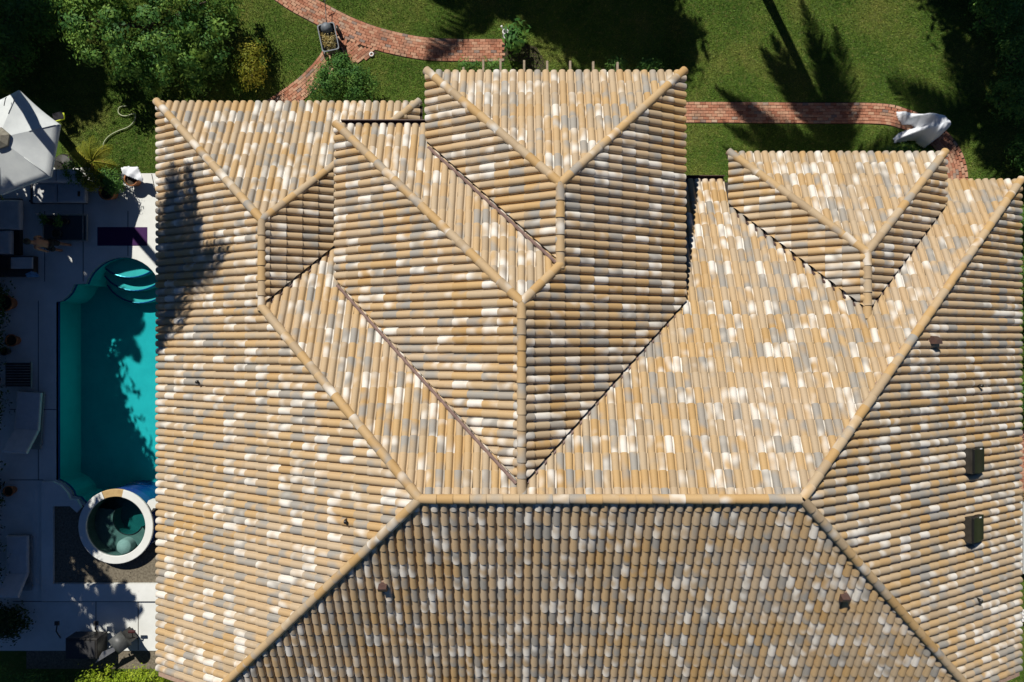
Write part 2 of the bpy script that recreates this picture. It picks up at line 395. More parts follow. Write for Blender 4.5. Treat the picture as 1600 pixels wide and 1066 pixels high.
for i in range(260):         # clods and small stones in the bed
    x, y = random.uniform(*sorted((g2(90,0)[0], g2(262,0)[0]))), random.uniform(g2(0,907)[1], g2(0,800)[1])
    if math.hypot(x-sx, y-sy) < ro + .04: continue
    s = random.uniform(.015, .05); a = random.uniform(0, 6.28)
    m.add([(x+s*math.cos(a+k*1.57)*random.uniform(.6,1.2), y+s*math.sin(a+k*1.57)*random.uniform(.6,1.2), ZD+.02) for k in range(4)] + [(x, y, ZD+.02+s*.7)], [(0,1,4),(1,2,4),(2,3,4),(3,0,4)])
st = m.build('soil_clods', M['soil'], bed); st['kind'] = 'stuff'

# ------------------------------------------------------------------ brick paths
def bez(pts, n=16):          # Catmull-Rom through points
    P = [Vector((*p, 0)) for p in pts]; P = [2*P[0]-P[1]] + P + [2*P[-1]-P[-2]]; out = []
    for i in range(1, len(P)-2):
        for k in range(n):
            t = k/n; a, b_, c, d = P[i-1], P[i], P[i+1], P[i+2]
            out.append(.5*((2*b_) + (c-a)*t + (2*a-5*b_+4*c-d)*t*t + (3*b_-a-3*c+d)*t**3))
    out.append(P[-2]); return out
bm_brick = MB().rbox(-.097, .097, -.048, .048, -.04, .012, .008)
brick_meshes = []
for k in range(4):
    mm = MB(); mm.v = [(x+random.uniform(-.003,.003), y+random.uniform(-.003,.003), z) for x, y, z in bm_brick.v]; mm.f = bm_brick.f
    o = mm.build('brick', M['brick_one']); brick_meshes.append(o.data); bpy.data.objects.remove(o)
BRICKS = []                  # (path, x, y, angle, z)
def path_strip(name, pts, width, rows, skip=None):
    c = bez([g2(*p, 0) for p in pts]); L = [0]
    for i in range(1, len(c)): L.append(L[-1] + (c[i]-c[i-1]).length)
    def at(s):
        s = max(0, min(L[-1]-1e-4, s)); i = max(j for j in range(len(L)-1) if L[j] <= s); f = (s-L[i])/(L[i+1]-L[i])
        t = (c[min(i+2, len(c)-1)]-c[max(i-1, 0)]).normalized(); return c[i].lerp(c[i+1], f), t
    v = []; n = len(c)
    for i, p in enumerate(c):
        t = (c[min(i+1, n-1)]-c[max(i-1, 0)]).normalized(); nn = Vector((-t.y, t.x, 0))*(width/2+.02); v += [p-nn, p+nn]
    o = MB().add([(p.x, p.y, .006) for p in v], [(2*i, 2*i+2, 2*i+3, 2*i+1) for i in range(n-1)]).build(name, M['dark_soil']); structure(o)
    rw = width/rows
    for r in range(rows):
        s = (.1 if r % 2 else 0) + random.uniform(0, .03)
        while s < L[-1]:
            p, t = at(s); nn = Vector((-t.y, t.x, 0)); q = p + nn*((r+.5)*rw - width/2 + random.uniform(-.004, .004))
            if not skip or not skip(q): BRICKS.append((o, q.x, q.y, math.atan2(t.y, t.x) + random.uniform(-.03, .03), .022 + random.uniform(-.004, .006)))
            s += .2 + random.uniform(0, .008)
    return o
path_strip('path', [(405, -40), (455, -3), (500, 22), (548, 46), (600, 64), (660, 76), (720, 79), (788, 79)], .80, 8)
path_strip('path', [(528, 60), (515, 92), (490, 122), (462, 146), (425, 172), (400, 200)], .72, 7)
path_strip('path', [(1000, 176), (1100, 176), (1250, 177), (1370, 178), (1412, 186), (1445, 200), (1472, 222), (1490, 250), (1496, 285), (1490, 330)], .74, 7)
# fan of bricks laid on edge where the two paths part
fan_pts = [g2(x, y, 0) for x, y in [(526, 57), (592, 83), (547, 103), (520, 107)]]
fan = structure(MB().add([(x, y, .01) for x, y in fan_pts], [(0, 1, 2, 3)]).build('path', M['dark_soil']))
def inside(pt, poly):
    c = False; n = len(poly)
    for i in range(n):
        (x0, y0), (x1, y1) = poly[i][:2], poly[(i+1) % n][:2]
        if (y0 > pt[1]) != (y1 > pt[1]) and pt[0] < (x1-x0)*(pt[1]-y0)/(y1-y0+1e-12)+x0: c = not c
    return c
fc = g2(550, 82, 0)
for i in range(-12, 13):
    for j in range(-5, 6):
        a = R(38); u, v = (i*.1, j*.2 + (.1 if i % 2 else 0)); x = fc[0]+u*math.cos(a)-v*math.sin(a)*-1; 
        x = fc[0] + u*math.sin(a)*-1 + v*math.cos(a); y = fc[1] + u*math.cos(a) + v*math.sin(a)
        if inside((x, y), fan_pts) and all(math.hypot(q[1]-x, q[2]-y) > .085 for q in BRICKS if q[0] is not fan): BRICKS.append((fan, x, y, a + random.uniform(-.03, .03), .026 + random.uniform(-.003, .004)))
def vis_rank(b_): return math.hypot(b_[1]-0, b_[2]-8)
def in_frame(x, y): return abs(x) < 18.3 and -12.2 < y < 12.2
order = sorted([b_ for b_ in BRICKS if in_frame(b_[1], b_[2]) and not (-2.9 < b_[1] < 5.4 and b_[2] < 8.6)], key=vis_rank)
single = set(id(b_) for b_ in order[:300])
base_v = np.array(bm_brick.v); base_f = [f for f in bm_brick.f]
for pth in {b_[0] for b_ in BRICKS}:
    rest = MB(); tvs = []
    for b_ in BRICKS:
        if b_[0] is not pth: continue
        if id(b_) in single:
            o = bpy.data.objects.new('brick', random.choice(brick_meshes)); o.location = (b_[1], b_[2], b_[4]); o.rotation_euler = (random.uniform(-.02,.02), random.uniform(-.02,.02), b_[3]); link(o, pth)
        else:
            ca, sa = math.cos(b_[3]), math.sin(b_[3])
            rest.add([(b_[1]+x*ca-y*sa, b_[2]+x*sa+y*ca, b_[4]+z) for x, y, z in bm_brick.v], base_f); tvs += [random.random()]*len(base_f)
    if rest.v:
        o = rest.build('bricks', M['brick'], pth); o['kind'] = 'stuff'
        a = o.data.attributes.new('tv', 'FLOAT_VECTOR', 'FACE'); a.data.foreach_set('vector', np.repeat(np.array(tvs, dtype=np.float32), 3))
# bare earth where the path dies out behind the statue
dirt_loop = [g2(*p, 0) for p in [(786, 62), (812, 66), (838, 74), (852, 96), (856, 130), (828, 130), (822, 104), (808, 96), (788, 94)]]
structure(loops_mesh([dirt_loop], .008, 'bare_earth', M['dark_soil']))
PATH_CENTRES = None

# ------------------------------------------------------------------ the house: roof planes
S = .542                                     # roof pitch (rise over run)
TW, TE = .235, .455                          # tile pitch and exposure along the slope
ZM, ZA, ZB, ZC = H-21.8, H-19.95, H-19.575, H-21.27     # eave heights: main, two upper wings, dormer wing
XL, XR, YT, YB = -11.24, 16.14, 5.067, -10.55
YR = -3.905; X1, X2 = -2.27, 7.17            # main ridge
ZR = ZM + S*(YT-YR)
LX0, LX1, LY, LP = -11.24, -3.04, 7.55, -7.14      # left wing: eaves, top eave, ridge
LPY = LY-(LP-LX0)
AX0, AY, AP = -5.05, 6.245, .24; APY = AY-(AP-AX0)
BX0, BX1, BY, BP = -2.36, 4.845, 7.65, 1.2425; BPY = BY-(BP-BX0)
CX0, CX1, CY, CP = 6.82, 13.38, 5.80, 10.10; CPY = CY-(CP-CX0)
LZ = ZM + S*(LP-LX0); AZ_ = ZA + S*(AP-AX0); BZ = ZB + S*(BP-BX0); CZ = ZC + S*(CP-CX0)
def ymain(z): return YT-(z-ZM)/S             # where the main upper slope reaches height z
L_end, A_end, B_join, C_end = ymain(LZ), ymain(AZ_), APY+(BP-AP), ymain(CZ)
# each slope: eave origin, eave direction u, upslope direction v, eave height, lift, plan polygon, groups of (tile test, clip lines)
# a clip line (point, normal): keep the side the normal points away from
def ln(p, q, left=True, off=0.0):            # keep the left side of p->q, pulled in by off
    t = (Vector(q)-Vector(p)).normalized(); n = Vector((t.y, -t.x)) if left else Vector((-t.y, t.x))
    return (Vector(p)-n*off, n)
SL = {}
def slope(name, o, u, v, z, lift, poly, groups): SL[name] = dict(o=Vector(o), u=Vector(u), v=Vector(v), z=z, lift=lift, poly=poly, groups=groups)
def ccw(poly):
    a = sum(poly[i][0]*poly[(i+1) % len(poly)][1]-poly[(i+1) % len(poly)][0]*poly[i][1] for i in range(len(poly))); return poly if a > 0 else poly[::-1]
def conv(poly, cut):                         # clip lines for the chosen edges of a convex polygon; cut: {edge index: inset}
    P = ccw(poly); return [ln(P[i], P[(i+1) % len(P)], True, c) for i, c in cut.items()]
HI = .01                                     # tiles stop just short of the hip line
W = .05
slope('left', (XL, LY), (0, -1), (1, 0), ZM, 0, [(XL, LY), (LP, LPY), (LP, L_end), (X1, YR), (X1+(YB-YR), YB), (XL, YB)],
      [(lambda x, y: y > L_end, [ln((LP, LPY), (XL, LY), True, HI), ln((LP, L_end), (LP, LPY), True, HI)]),
       (lambda x, y: y <= L_end, [ln((X1, YR), (LP, L_end), True, HI), ln((X1-10, YR-10), (X1, YR), True, HI), ln((XL, YB), (0, YB), True, 0)])])
slope('wing_top', (LX1, LY), (-1, 0), (0, -1), ZM, 0, [(LX0, LY), (LP, LPY), (LX1, LY)],
      [(lambda x, y: True, [ln((LX0, LY), (LP, LPY), True, HI), ln((LP, LPY), (LX1, LY), True, HI)])])
slope('wing_right', (LX1, ymain(ZM)), (0, 1), (-1, 0), ZM, W, [(LX1, LY), (LP, LPY), (LP, L_end), (LX1, YT)],
      [(lambda x, y: True, [ln((LX1, LY), (LP, LPY), True, HI), ln((LP, LPY), (LP, L_end), True, HI), ln((LP, L_end), (LX1, YT), True, .04)])])
slope('main_top', (XR, YT), (-1, 0), (0, -1), ZM, 0, [(LX1, YT), (LP, L_end), (X1, YR), (X2, YR), (XR, YT)],
      [(lambda x, y: True, [ln((LX1, YT), (LP, L_end), True, -.05), ln((LP, L_end), (X1, YR), True, HI), ln((X1, YR), (X2, YR), True, HI), ln((X2, YR), (XR, YT), True, HI)])])
slope('right', (XR, YB), (0, 1), (-1, 0), ZM, 0, [(XR, YT), (X2, YR), (X2-(YB-YR), YB), (XR, YB)],
      [(lambda x, y: True, [ln((XR, YT), (X2, YR), True, HI), ln((X2, YR), (X2+10, YR-10), True, HI), ln((0, YB), (XR, YB), True, 0)])])
slope('bottom', (X1-8, YB), (1, 0), (0, 1), ZR-S*(YR-YB), 0, [(X1, YR), (X1+(YB-YR), YB), (X2-(YB-YR), YB), (X2, YR)],
      [(lambda x, y: True, [ln((X1, YR), (X1-10, YR-10), True, HI), ln((X2+10, YR-10), (X2, YR), True, HI), ln((X2, YR), (X1, YR), True, HI)])])
slope('a_left', (AX0, AY), (0, -1), (1, 0), ZA, W, [(AX0, AY), (AP, APY), (AP, A_end), (AX0, ymain(ZA))],
      [(lambda x, y: True, [ln((AP, APY), (AX0, AY), True, HI), ln((AP, A_end), (AP, APY), True, HI), ln((AX0, ymain(ZA)), (AP, A_end), True, .05)])])
slope('a_top', (BX0+.6, AY), (-1, 0), (0, -1), ZA, 0, [(AX0, AY), (AP, APY), (BP, B_join), (BX0, AY-(ZB-ZA)/S), (BX0, AY)],
      [(lambda x, y: True, [ln((AX0, AY), (AP, APY), True, HI), ln((AP, APY), (BP, B_join), True, HI)])])
slope('b_right', (BX1, ymain(ZB)-.4), (0, 1), (-1, 0), ZB, W, [(BX1, BY), (BP, BPY), (BP, B_join), (AP, APY), (AP, A_end), (BX1, ymain(ZB))],
      [(lambda x, y: y > B_join, [ln((BX1, BY), (BP, BPY), True, HI), ln((BP, BPY), (BP, B_join), True, HI)]),
       (lambda x, y: y <= B_join, [ln((BP, B_join), (AP, APY), True, HI), ln((AP, APY), (AP, A_end), True, HI), ln((AP, A_end), (BX1, ymain(ZB)), True, .05)])])
slope('b_left', (BX0, BY), (0, -1), (1, 0), ZB, W, [(BX0, BY), (BP, BPY), (BP, B_join), (BX0, AY-(ZB-ZA)/S)],
      [(lambda x, y: True, [ln((BP, BPY), (BX0, BY), True, HI), ln((BP, B_join), (BP, BPY), True, HI), ln((BX0, AY-(ZB-ZA)/S), (BP, B_join), True, .05)])])
slope('b_top', (BX1, BY), (-1, 0), (0, -1), ZB, 0, [(BX0, BY), (BP, BPY), (BX1, BY)],
      [(lambda x, y: True, [ln((BX0, BY), (BP, BPY), True, HI), ln((BP, BPY), (BX1, BY), True, HI)])])
slope('c_left', (CX0, CY), (0, -1), (1, 0), ZC, W, [(CX0, CY), (CP, CPY), (CP, C_end), (CX0, ymain(ZC))],
      [(lambda x, y: True, [ln((CP, CPY), (CX0, CY), True, HI), ln((CP, C_end), (CP, CPY), True, HI), ln((CX0, ymain(ZC)), (CP, C_end), True, .05)])])
slope('c_right', (CX1, ymain(ZC)-.3), (0, 1), (-1, 0), ZC, W, [(CX1, CY), (CP, CPY), (CP, C_end), (CX1, ymain(ZC))],
      [(lambda x, y: True, [ln((CX1, CY), (CP, CPY), True, HI), ln((CP, CPY), (CP, C_end), True, HI), ln((CP, C_end), (CX1, ymain(ZC)), True, .05)])])
slope('c_top', (CX1, CY), (-1, 0), (0, -1), ZC, 0, [(CX0, CY), (CP, CPY), (CX1, CY)],
      [(lambda x, y: True, [ln((CX0, CY), (CP, CPY), True, HI), ln((CP, CPY), (CX1, CY), True, HI)])])
def zs(s, x, y): return s['z'] + S*((x-s['o'].x)*s['v'].x + (y-s['o'].y)*s['v'].y)

house = tag(empty('house', (0, 0, 0)), 'large house under a flashed clay barrel tile hip roof with three gabled wings', 'house')
house['label'] = 'large house under a many-hipped roof of ochre, cream and grey barrel tiles'
roof_mb = MB()
for s in SL.values():                        # boarded deck under the tiles
    P = ccw(s['poly']); n = len(P)
    top = [(x, y, zs(s, x, y)-.012) for x, y in P]; bot = [(x, y, z-.09) for x, y, z in top]
    roof_mb.add(top+bot, [tuple(range(n)), tuple(range(2*n-1, n-1, -1))] + [(i, n+i, n+(i+1) % n, (i+1) % n) for i in range(n)])
roof = roof_mb.build('roof', M['deckboard'], house)

# one barrel tile in its own frame: x across, y up the slope, z off the slope
NB = 8
prof = [(-.032, .006), (.018, .0)] + [(.1175-.0985*math.cos(math.pi*k/NB), .098*math.sin(math.pi*k/NB)**.72 if 0 < k < NB else 0) for k in range(NB+1)]
TL = TE+.07
def tile_arrays():
    n = len(prof); V = []
    def ring(y, dz, sc, lift): return [((x-.1175)*sc+.1175, y, z*sc+lift+dz) for x, z in prof]
    V += ring(0, 0, 1.0, .030); V += ring(TL, 0, .90, .004)
    V += ring(0, 0, 1.0, .030); V += ring(.004, -.026, .97, .030)
    F = [(i, i+1, n+i+1, n+i) for i in range(n-1)] + [(2*n+i+1, 2*n+i, 3*n+i, 3*n+i+1) for i in range(n-1)]
    return np.array(V, dtype=np.float32), np.array(F, dtype=np.int32)
TV, TF = tile_arrays()
tile_mesh = mesh_np('tile', TV, TF, M['tile_one'], True)

def frame(s, a, b):          # 4x4 of a tile at a along the eave, b up the slope
    v3 = Vector((s['v'].x, s['v'].y, S)).normalized(); u3 = Vector((s['u'].x, s['u'].y, 0)); n3 = u3.cross(v3)
    if n3.z < 0: u3 = -u3; n3 = -n3
    uu = Vector((s['u'].x, s['u'].y, 0))
    p = Vector((s['o'].x, s['o'].y, s['z'])) + uu*a + v3*b + n3*s['lift']
    return p, u3, v3, n3
cands = []
for name, s in SL.items():
    P = ccw(s['poly']); ua = [(Vector(p)-s['o']).dot(s['u']) for p in P]; va = [(Vector(p)-s['o']).dot(s['v']) for p in P]
    c = math.sqrt(1+S*S)
    for i in range(int(math.floor(min(ua)/TW))-1, int(math.ceil(max(ua)/TW))+1):
        for j in range(0, int(max(va)*c/TE)+1):
            a = i*TW; b = j*TE-.05
            p, u3, v3, n3 = frame(s, a, b)
            mid = p + u3*.1175 + v3*TE*.5
            lows = [p + u3*.02 + v3*.02, p + u3*.21 + v3*.02, p + u3*.02 + v3*TL, p + u3*.21 + v3*TL, mid]
            for gi, (test, lines) in enumerate(s['groups']):
                if not test(mid.x, mid.y): continue
                dist = [[(q.xy-lp).dot(nn) for lp, nn in lines] for q in lows]
                if all(any(d > 0 for d in dd) for dd in dist) and max(dist[-1]) > .35: continue
                full = all(d < -.02 for dd in dist for d in dd)
                # along the eave the row must lie over the plan polygon
                e = (mid.xy-s['o']).dot(s['u'])
                if e < min(ua)-.02 or e > max(ua)+.02: continue
                hid = False
                for on, t in SL.items():
                    if on == name: continue
                    if inside((mid.x, mid.y), t['poly']) and zs(t, mid.x, mid.y) > zs(s, mid.x, mid.y)+.16: hid = True; break
                if hid: continue
                near = False
                if full:
                    for on, t in SL.items():
                        if on != name and any(inside((q.x, q.y), t['poly']) and zs(t, q.x, q.y) > zs(s, q.x, q.y)-.05 for q in lows): near = True
                jit = (random.uniform(-.010, .010), random.uniform(-.009, .009), random.uniform(-.002, .004))
                ang = random.uniform(-.012, .012)
                u4 = (u3*math.cos(ang)+v3*math.sin(ang)); v4 = (v3*math.cos(ang)-u3*math.sin(ang))
                p2 = p + u3*jit[1]*.4 + v3*jit[0] + n3*jit[2]
                cands.append((name, gi, full and not near, p2, u4, v4, n3, mid))
vis = [c for c in cands if c[2] and abs(c[7].x*FPX/(H-c[7].z)) < 790 and abs(c[7].y*FPX/(H-c[7].z)) < 520]
def seen(c):                 # apparent size: near the camera and turned towards it
    d = Vector((0, 0, H))-c[7]; return -(c[6].dot(d.normalized()))/d.length_squared
vis.sort(key=seen); pick = {id(c) for c in vis[:300]}
for c in cands:
    if id(c) in pick:
        o = bpy.data.objects.new('tile', tile_mesh); link(o, roof)
        m4 = Matrix((c[4], c[5], c[6])).transposed().to_4x4(); m4.translation = c[3]; o.matrix_world = m4
allV, allF, allT, nv = [], [], [], 0
for name, s in SL.items():
    for gi, (test, lines) in enumerate(s['groups']):
        cs = [c for c in cands if c[0] == name and c[1] == gi and id(c) not in pick]
        if not cs: continue
        V = np.concatenate([TV[:, 0:1]*np.array(c[4])+TV[:, 1:2]*np.array(c[5])+TV[:, 2:3]*np.array(c[6])+np.array(c[3]) for c in cs])
        F = np.concatenate([TF+k*len(TV) for k in range(len(cs))]); tv = np.repeat(RNG.random((len(cs), 3)), len(TF), axis=0)
        me = mesh_np('tmp', V, F, None, True, tv); bm = bmesh.new(); bm.from_mesh(me)
        for lp, nn in lines:
            bmesh.ops.bisect_plane(bm, geom=bm.verts[:]+bm.edges[:]+bm.faces[:], plane_co=(lp.x, lp.y, 0), plane_no=(nn.x, nn.y, 0), clear_outer=True, dist=1e-5)
        bmesh.ops.triangulate(bm, faces=bm.faces[:]); bm.to_mesh(me); bm.free()
        v = np.empty(len(me.vertices)*3, np.float32); me.vertices.foreach_get('co', v)
        f = np.empty(len(me.loops), np.int32); me.loops.foreach_get('vertex_index', f)
        t = np.empty(len(me.polygons)*3, np.float32); me.attributes['tv'].data.foreach_get('vector', t)
        allV.append(v.reshape(-1, 3)); allF.append(f.reshape(-1, 3)+nv); allT.append(t.reshape(-1, 3)); nv += len(v)//3
        bpy.data.meshes.remove(me)
field = bpy.data.objects.new('tiles', mesh_np('tiles', np.concatenate(allV), np.concatenate(allF), M['tile'], True, np.concatenate(allT)))
link(field, roof); field['kind'] = 'stuff'

# ridge and hip tiles, bedded on mortar
RC = .122
def cap_mesh(L, name):
    n = 9; V = []; F = []
    def ring(y, r, dz): return [(r*math.cos(math.pi*k/n), y, r*math.sin(math.pi*k/n)*.95+dz) for k in range(n+1)]
    V += ring(0, RC*1.04, .012); V += ring(L, RC*.96, -.006); V += ring(0, RC*1.04, .012); V += ring(.004, RC*.86, .006)
    m = n+1
    F += [(i, i+1, m+i+1, m+i)[::-1] for i in range(n)] + [(2*m+i, 2*m+i+1, 3*m+i+1, 3*m+i) for i in range(n)]
    return mesh_np(name, V, F, M['cap'], True)
cap_full = cap_mesh(.45, 'ridge_tile')
mort = MB()
def cap_line(p, q, over=0.0, ext=.12):       # from the low end p to the high end q
    p, q = Vector(p), Vector(q); t = (q-p).normalized(); p = p - t*ext; L = (q-p).length
    x = t.cross(Vector((0, 0, 1))).normalized(); z = x.cross(t).normalized()
    n = max(2, round(L/.40)); e = (L+over)/n
    for k in range(n):
        o = bpy.data.objects.new('ridge_tile', cap_full); link(o, roof)
        a = random.uniform(-.012, .012); x2 = x*math.cos(a)+t*math.sin(a); t2 = t*math.cos(a)-x*math.sin(a)
        m4 = Matrix((x2, t2, z)).transposed().to_4x4(); m4.translation = p + t*(k*e) + z*(.062+random.uniform(-.004, .005)) + Vector((0, 0, .012))
        o.matrix_world = m4 @ Matrix.Diagonal((1, min(1.15, e/.42), 1, 1))
    hw = .10; P = [p+t*.06, q]
    v = []
    for c in P: v += [c-x*hw*1.15-z*.06, c+x*hw*1.15-z*.06, c+x*hw+z*.072, c-x*hw+z*.072]
    mort.add(v, [(0,1,5,4),(1,2,6,5),(2,3,7,6),(3,0,4,7),(3,2,1,0),(4,5,6,7)])
def P3(x, y, z): return (x, y, z)
cap_line((LX0, LY, ZM), (LP, LPY, LZ)); cap_line((LX1, LY, ZM), (LP, LPY, LZ)); cap_line((LP, L_end-.1, LZ), (LP, LPY, LZ), ext=0)
cap_line((LP, L_end, LZ), (X1, YR, ZR), ext=0)
cap_line((X1+(YB-YR), YB, ZR+S*(YB-YR)), (X1, YR, ZR)); cap_line((X2-(YB-YR), YB, ZR+S*(YB-YR)), (X2, YR, ZR)); cap_line((XR, YT, ZM), (X2, YR, ZR))
cap_line((X2, YR, ZR), (X1, YR, ZR), ext=-.05)
cap_line((AX0, AY, ZA), (AP, APY, AZ_)); cap_line((BP, B_join, BZ), (AP, APY, AZ_), ext=0); cap_line((AP, A_end-.12, AZ_), (AP, APY, AZ_), ext=.05)
cap_line((BX0, BY, ZB), (BP, BPY, BZ)); cap_line((BX1, BY, ZB), (BP, BPY, BZ)); cap_line((BP, B_join-.1, BZ), (BP, BPY, BZ), ext=0)
cap_line((CX0, CY, ZC), (CP, CPY, CZ)); cap_line((CX1, CY, ZC), (CP, CPY, CZ)); cap_line((CP, C_end-.12, CZ), (CP, CPY, CZ), ext=.05)
mo = mort.build('mortar_bed', M['mortar'], roof)
# rake edges where the side slopes stop above the lower lawn
for x0, x1 in ((XL, X1+(YB-YR)), (XR, X2-(YB-YR))):
    z0 = ZM; z1 = ZM+S*abs(x1-x0)
    MB().add([(x0, YB-.1, z0-.2), (x1, YB-.1, z1-.2), (x1, YB-.1, z1+.09), (x0, YB-.1, z0+.09), (x0, YB+.02, z0-.2), (x1, YB+.02, z1-.2), (x1, YB+.02, z1+.09), (x0, YB+.02, z0+.09)],
           [(0,1,2,3),(7,6,5,4),(3,2,6,7),(0,3,7,4),(1,5,6,2),(0,4,5,1)]).build('rake_board', M['mortar'], roof)

# flashing in the valleys
def flashing(p, q, wd=.05, hg=.055, mat='flash_metal', side=1, bump=.0):
    p, q = Vector(p), Vector(q); t = (q-p).normalized(); x = t.cross(Vector((0, 0, 1))).normalized()*side; z = Vector((0, 0, 1))
    N = 14; v = []
    for k in range(N+1):
        c = p.lerp(q, k/N) + x*.045 + z*(.075+bump+.004*math.sin(k*2.1)) + x*.004*math.sin(k*1.3)
        v += [c-x*wd-z*.12, c+x*wd-z*.12, c+x*wd*.8+z*hg*.55, c+x*.0+z*hg, c-x*wd+z*hg*.4]
    f = []
    for k in range(N):
        for i in range(5): f.append((k*5+i, k*5+(i+1) % 5, k*5+5+(i+1) % 5, k*5+5+i))
    f += [(4,3,2,1,0), tuple(N*5+i for i in range(5))]
    MB().add(v, f).build('valley_flashing', M[mat], house)
flashing((AX0, ymain(ZA), ZA), (AP-.12, A_end+.12, AZ_-.06), .045, side=1, bump=.055)
flashing((BX1-.05, ymain(ZB)-.05, ZB), (AP+.12, A_end+.12, AZ_-.06), .03, .02, side=-1)
flashing((BX0, AY-(ZB-ZA)/S, ZB), (BP-.1, B_join+.1, BZ-.05), .045, side=1, bump=.055)
flashing((CX0, ymain(ZC), ZC), (CP-.12, C_end+.12, CZ-.06), .035, .03, 'brown_metal', side=1)
flashing((CX1-.05, ymain(ZC)-.05, ZC), (CP+.12, C_end+.12, CZ-.06), .03, .02, 'brown_metal', side=-1)
flashing((LX1-.05, YT-.05, ZM), (LP+.12, L_end+.12, LZ-.06), .03, .02, side=-1)
MB().add([(-5.12, 2.75, 3.93), (-5.12, 2.2, 4.27), (-5.55, 2.25, 4.24), (-5.2, 2.75, 3.93)], [(0,1,2,3)]).build('valley_flashing', M['grey_metal'], house)

# gutters
def gutter(x0, y0, x1, y1, z, nx, ny, wd=.15):
    p, q = Vector((x0, y0, z)), Vector((x1, y1, z)); n = Vector((nx, ny, 0)); up = Vector((0, 0, 1)); v = []
    sec = [(.0, .05), (.0, -.10), (wd, -.10), (wd, .03), (wd+.022, .03), (wd+.022, -.12), (-.02, -.12), (-.02, .05)]
    for c in (p, q): v += [c+n*a+up*b_ for a, b_ in sec]
    k = len(sec); MB().add(v, [(i, (i+1) % k, k+(i+1) % k, k+i) for i in range(k)] + [tuple(range(k)), tuple(range(2*k-1, k-1, -1))]).build('gutter', M['brown_metal'], house)
gutter(AX0+.05, AY+.05, BX0+.02, AY+.05, ZA, 0, 1); gutter(BX1+.1, YT+.06, CX0-.03, YT+.06, ZM, 0, 1, .14)
gutter(LX1+.065, LY-.02, LX1+.065, 5.2, ZM, 1, 0, .09)

# walls, set back under the eaves
def walls(name, x0, x1, y0, y1, z1):
    o = MB().box(x0, x1, y0, y1, -.02, z1).build(name, M['stucco'], house); return o
walls('wall', XL+.62, XR-.6, YB+.5, YT-.6, ZM+.1); walls('wall', LX0+.58, LX1-.55, -2, LY-.62, ZM+.12)
walls('wall', AX0+.5, BX1-.7, 0, AY-.55, ZA+.1); walls('wall', BX0+.5, BX1-.52, .3, BY-.5, ZB+.08); walls('wall', CX0+.5, CX1-.5, 2, CY-.5, ZC+.08)

# things that pierce the roof
def on_roof(px, py, sname):
    s = SL[sname]; z = 4.0
    for _ in range(30): x, y, _z = G(px, py, z); z = zs(s, x, y)
    v3 = Vector((s['v'].x, s['v'].y, S)).normalized(); n3 = Vector((-S*s['v'].x, -S*s['v'].y, 1)).normalized(); u3 = v3.cross(n3)
    m4 = Matrix((u3, v3, n3)).transposed().to_4x4(); m4.translation = (x, y, z); return m4
def hood(px, py, sn, w_=.22, yaw=0):         # quarter-round sheet-metal hood over a square collar, mouth down the slope
    m4 = on_roof(px, py, sn) @ Matrix.Rotation(yaw, 4, 'Z'); o = MB(); n = 7; r = .2
    sec = [(.12-r*1.15*math.sin(a), .08+r*math.cos(a)) for a in [math.pi/2*k/n for k in range(n+1)]] + [(.12-r*1.15, .06), (.12, .0)]
    k = len(sec); v = [(-w_/2, y, z+.02) for y, z in sec]+[(w_/2, y, z+.02) for y, z in sec]
    o.add(v, [(i, i+1, k+i+1, k+i) for i in range(k-1)] + [(k-1, 0, k, 2*k-1), tuple(range(k)), tuple(range(2*k-1, k-1, -1))])
    q = o.build('vent_hood', M['brown_metal'], house); q.matrix_world = m4
    c = MB().box(-w_/2-.03, w_/2+.03, -.14, .16, .03, .075).build('vent_collar', M['mortar'], q); 
    return q
hood(600, 912, 'bottom'); hood(1315, 928, 'bottom'); hood(1452, 531, 'right', .26, math.pi/2)
def pipe(px, py, sn):
    m4 = on_roof(px, py, sn); o = MB(); p = m4.translation
    o.tube([(0, 0, 0), (0, 0, .17), (.02, -.01, .24)], [.045, .045, .05], 10); q = o.build('vent_pipe', M['black_plastic'], house, True); q.location = p
for px, py, sn in ((312, 596, 'left'), (542, 812, 'left'), (1526, 602, 'right'), (1525, 935, 'right')): pipe(px, py, sn)
def box_vent(px, py):
    m4 = on_roof(px, py, 'right'); o = MB()   # local x runs along the slope's eave, y up the slope
    root = o.box(-.36, .36, -.36, .36, .0, .2).build('box_vent', M['black_plastic'], house); root.matrix_world = m4
    lid = MB(); n = 8; v = []
    for sgn in (-.39, .39):
        for k in range(n+1):
            y = -.38+.78*k/n; v.append((sgn*(1-.10*(1-math.sin(math.pi*min(1, k/n+.12)))), y, .235+.10*(k/n)-.02*math.cos(k/n*3)))
    nn = n+1; lid.add(v + [(x, y, .19) for x, y, z in v], [(i, i+1, nn+i+1, nn+i) for i in range(n)] + [(2*nn+i, i, i+1, 2*nn+i+1)[::-1] for i in range(n)] + [(nn+i, 3*nn+i, 3*nn+i+1, nn+i+1) for i in range(n)] + [(0, nn, 3*nn, 2*nn), (n, 2*nn+n, 3*nn+n, nn+n)])
    lid.build('lid', M['glass_black'], root)
    MB().box(-.37, .37, .365, .44, .02, .3).build('back_panel', M['black_plastic'], root)
    s = 1
    MB().box(.325, .36, -.08, .02, .30, .312).build('sticker', M['white'], root)
gb = NT('smoked_panel'); gb.col((.012, .013, .014)); gb.rough(.3, .25); M['glass_black'] = gb.m
box_vent(1515, 717); box_vent(1514, 823)

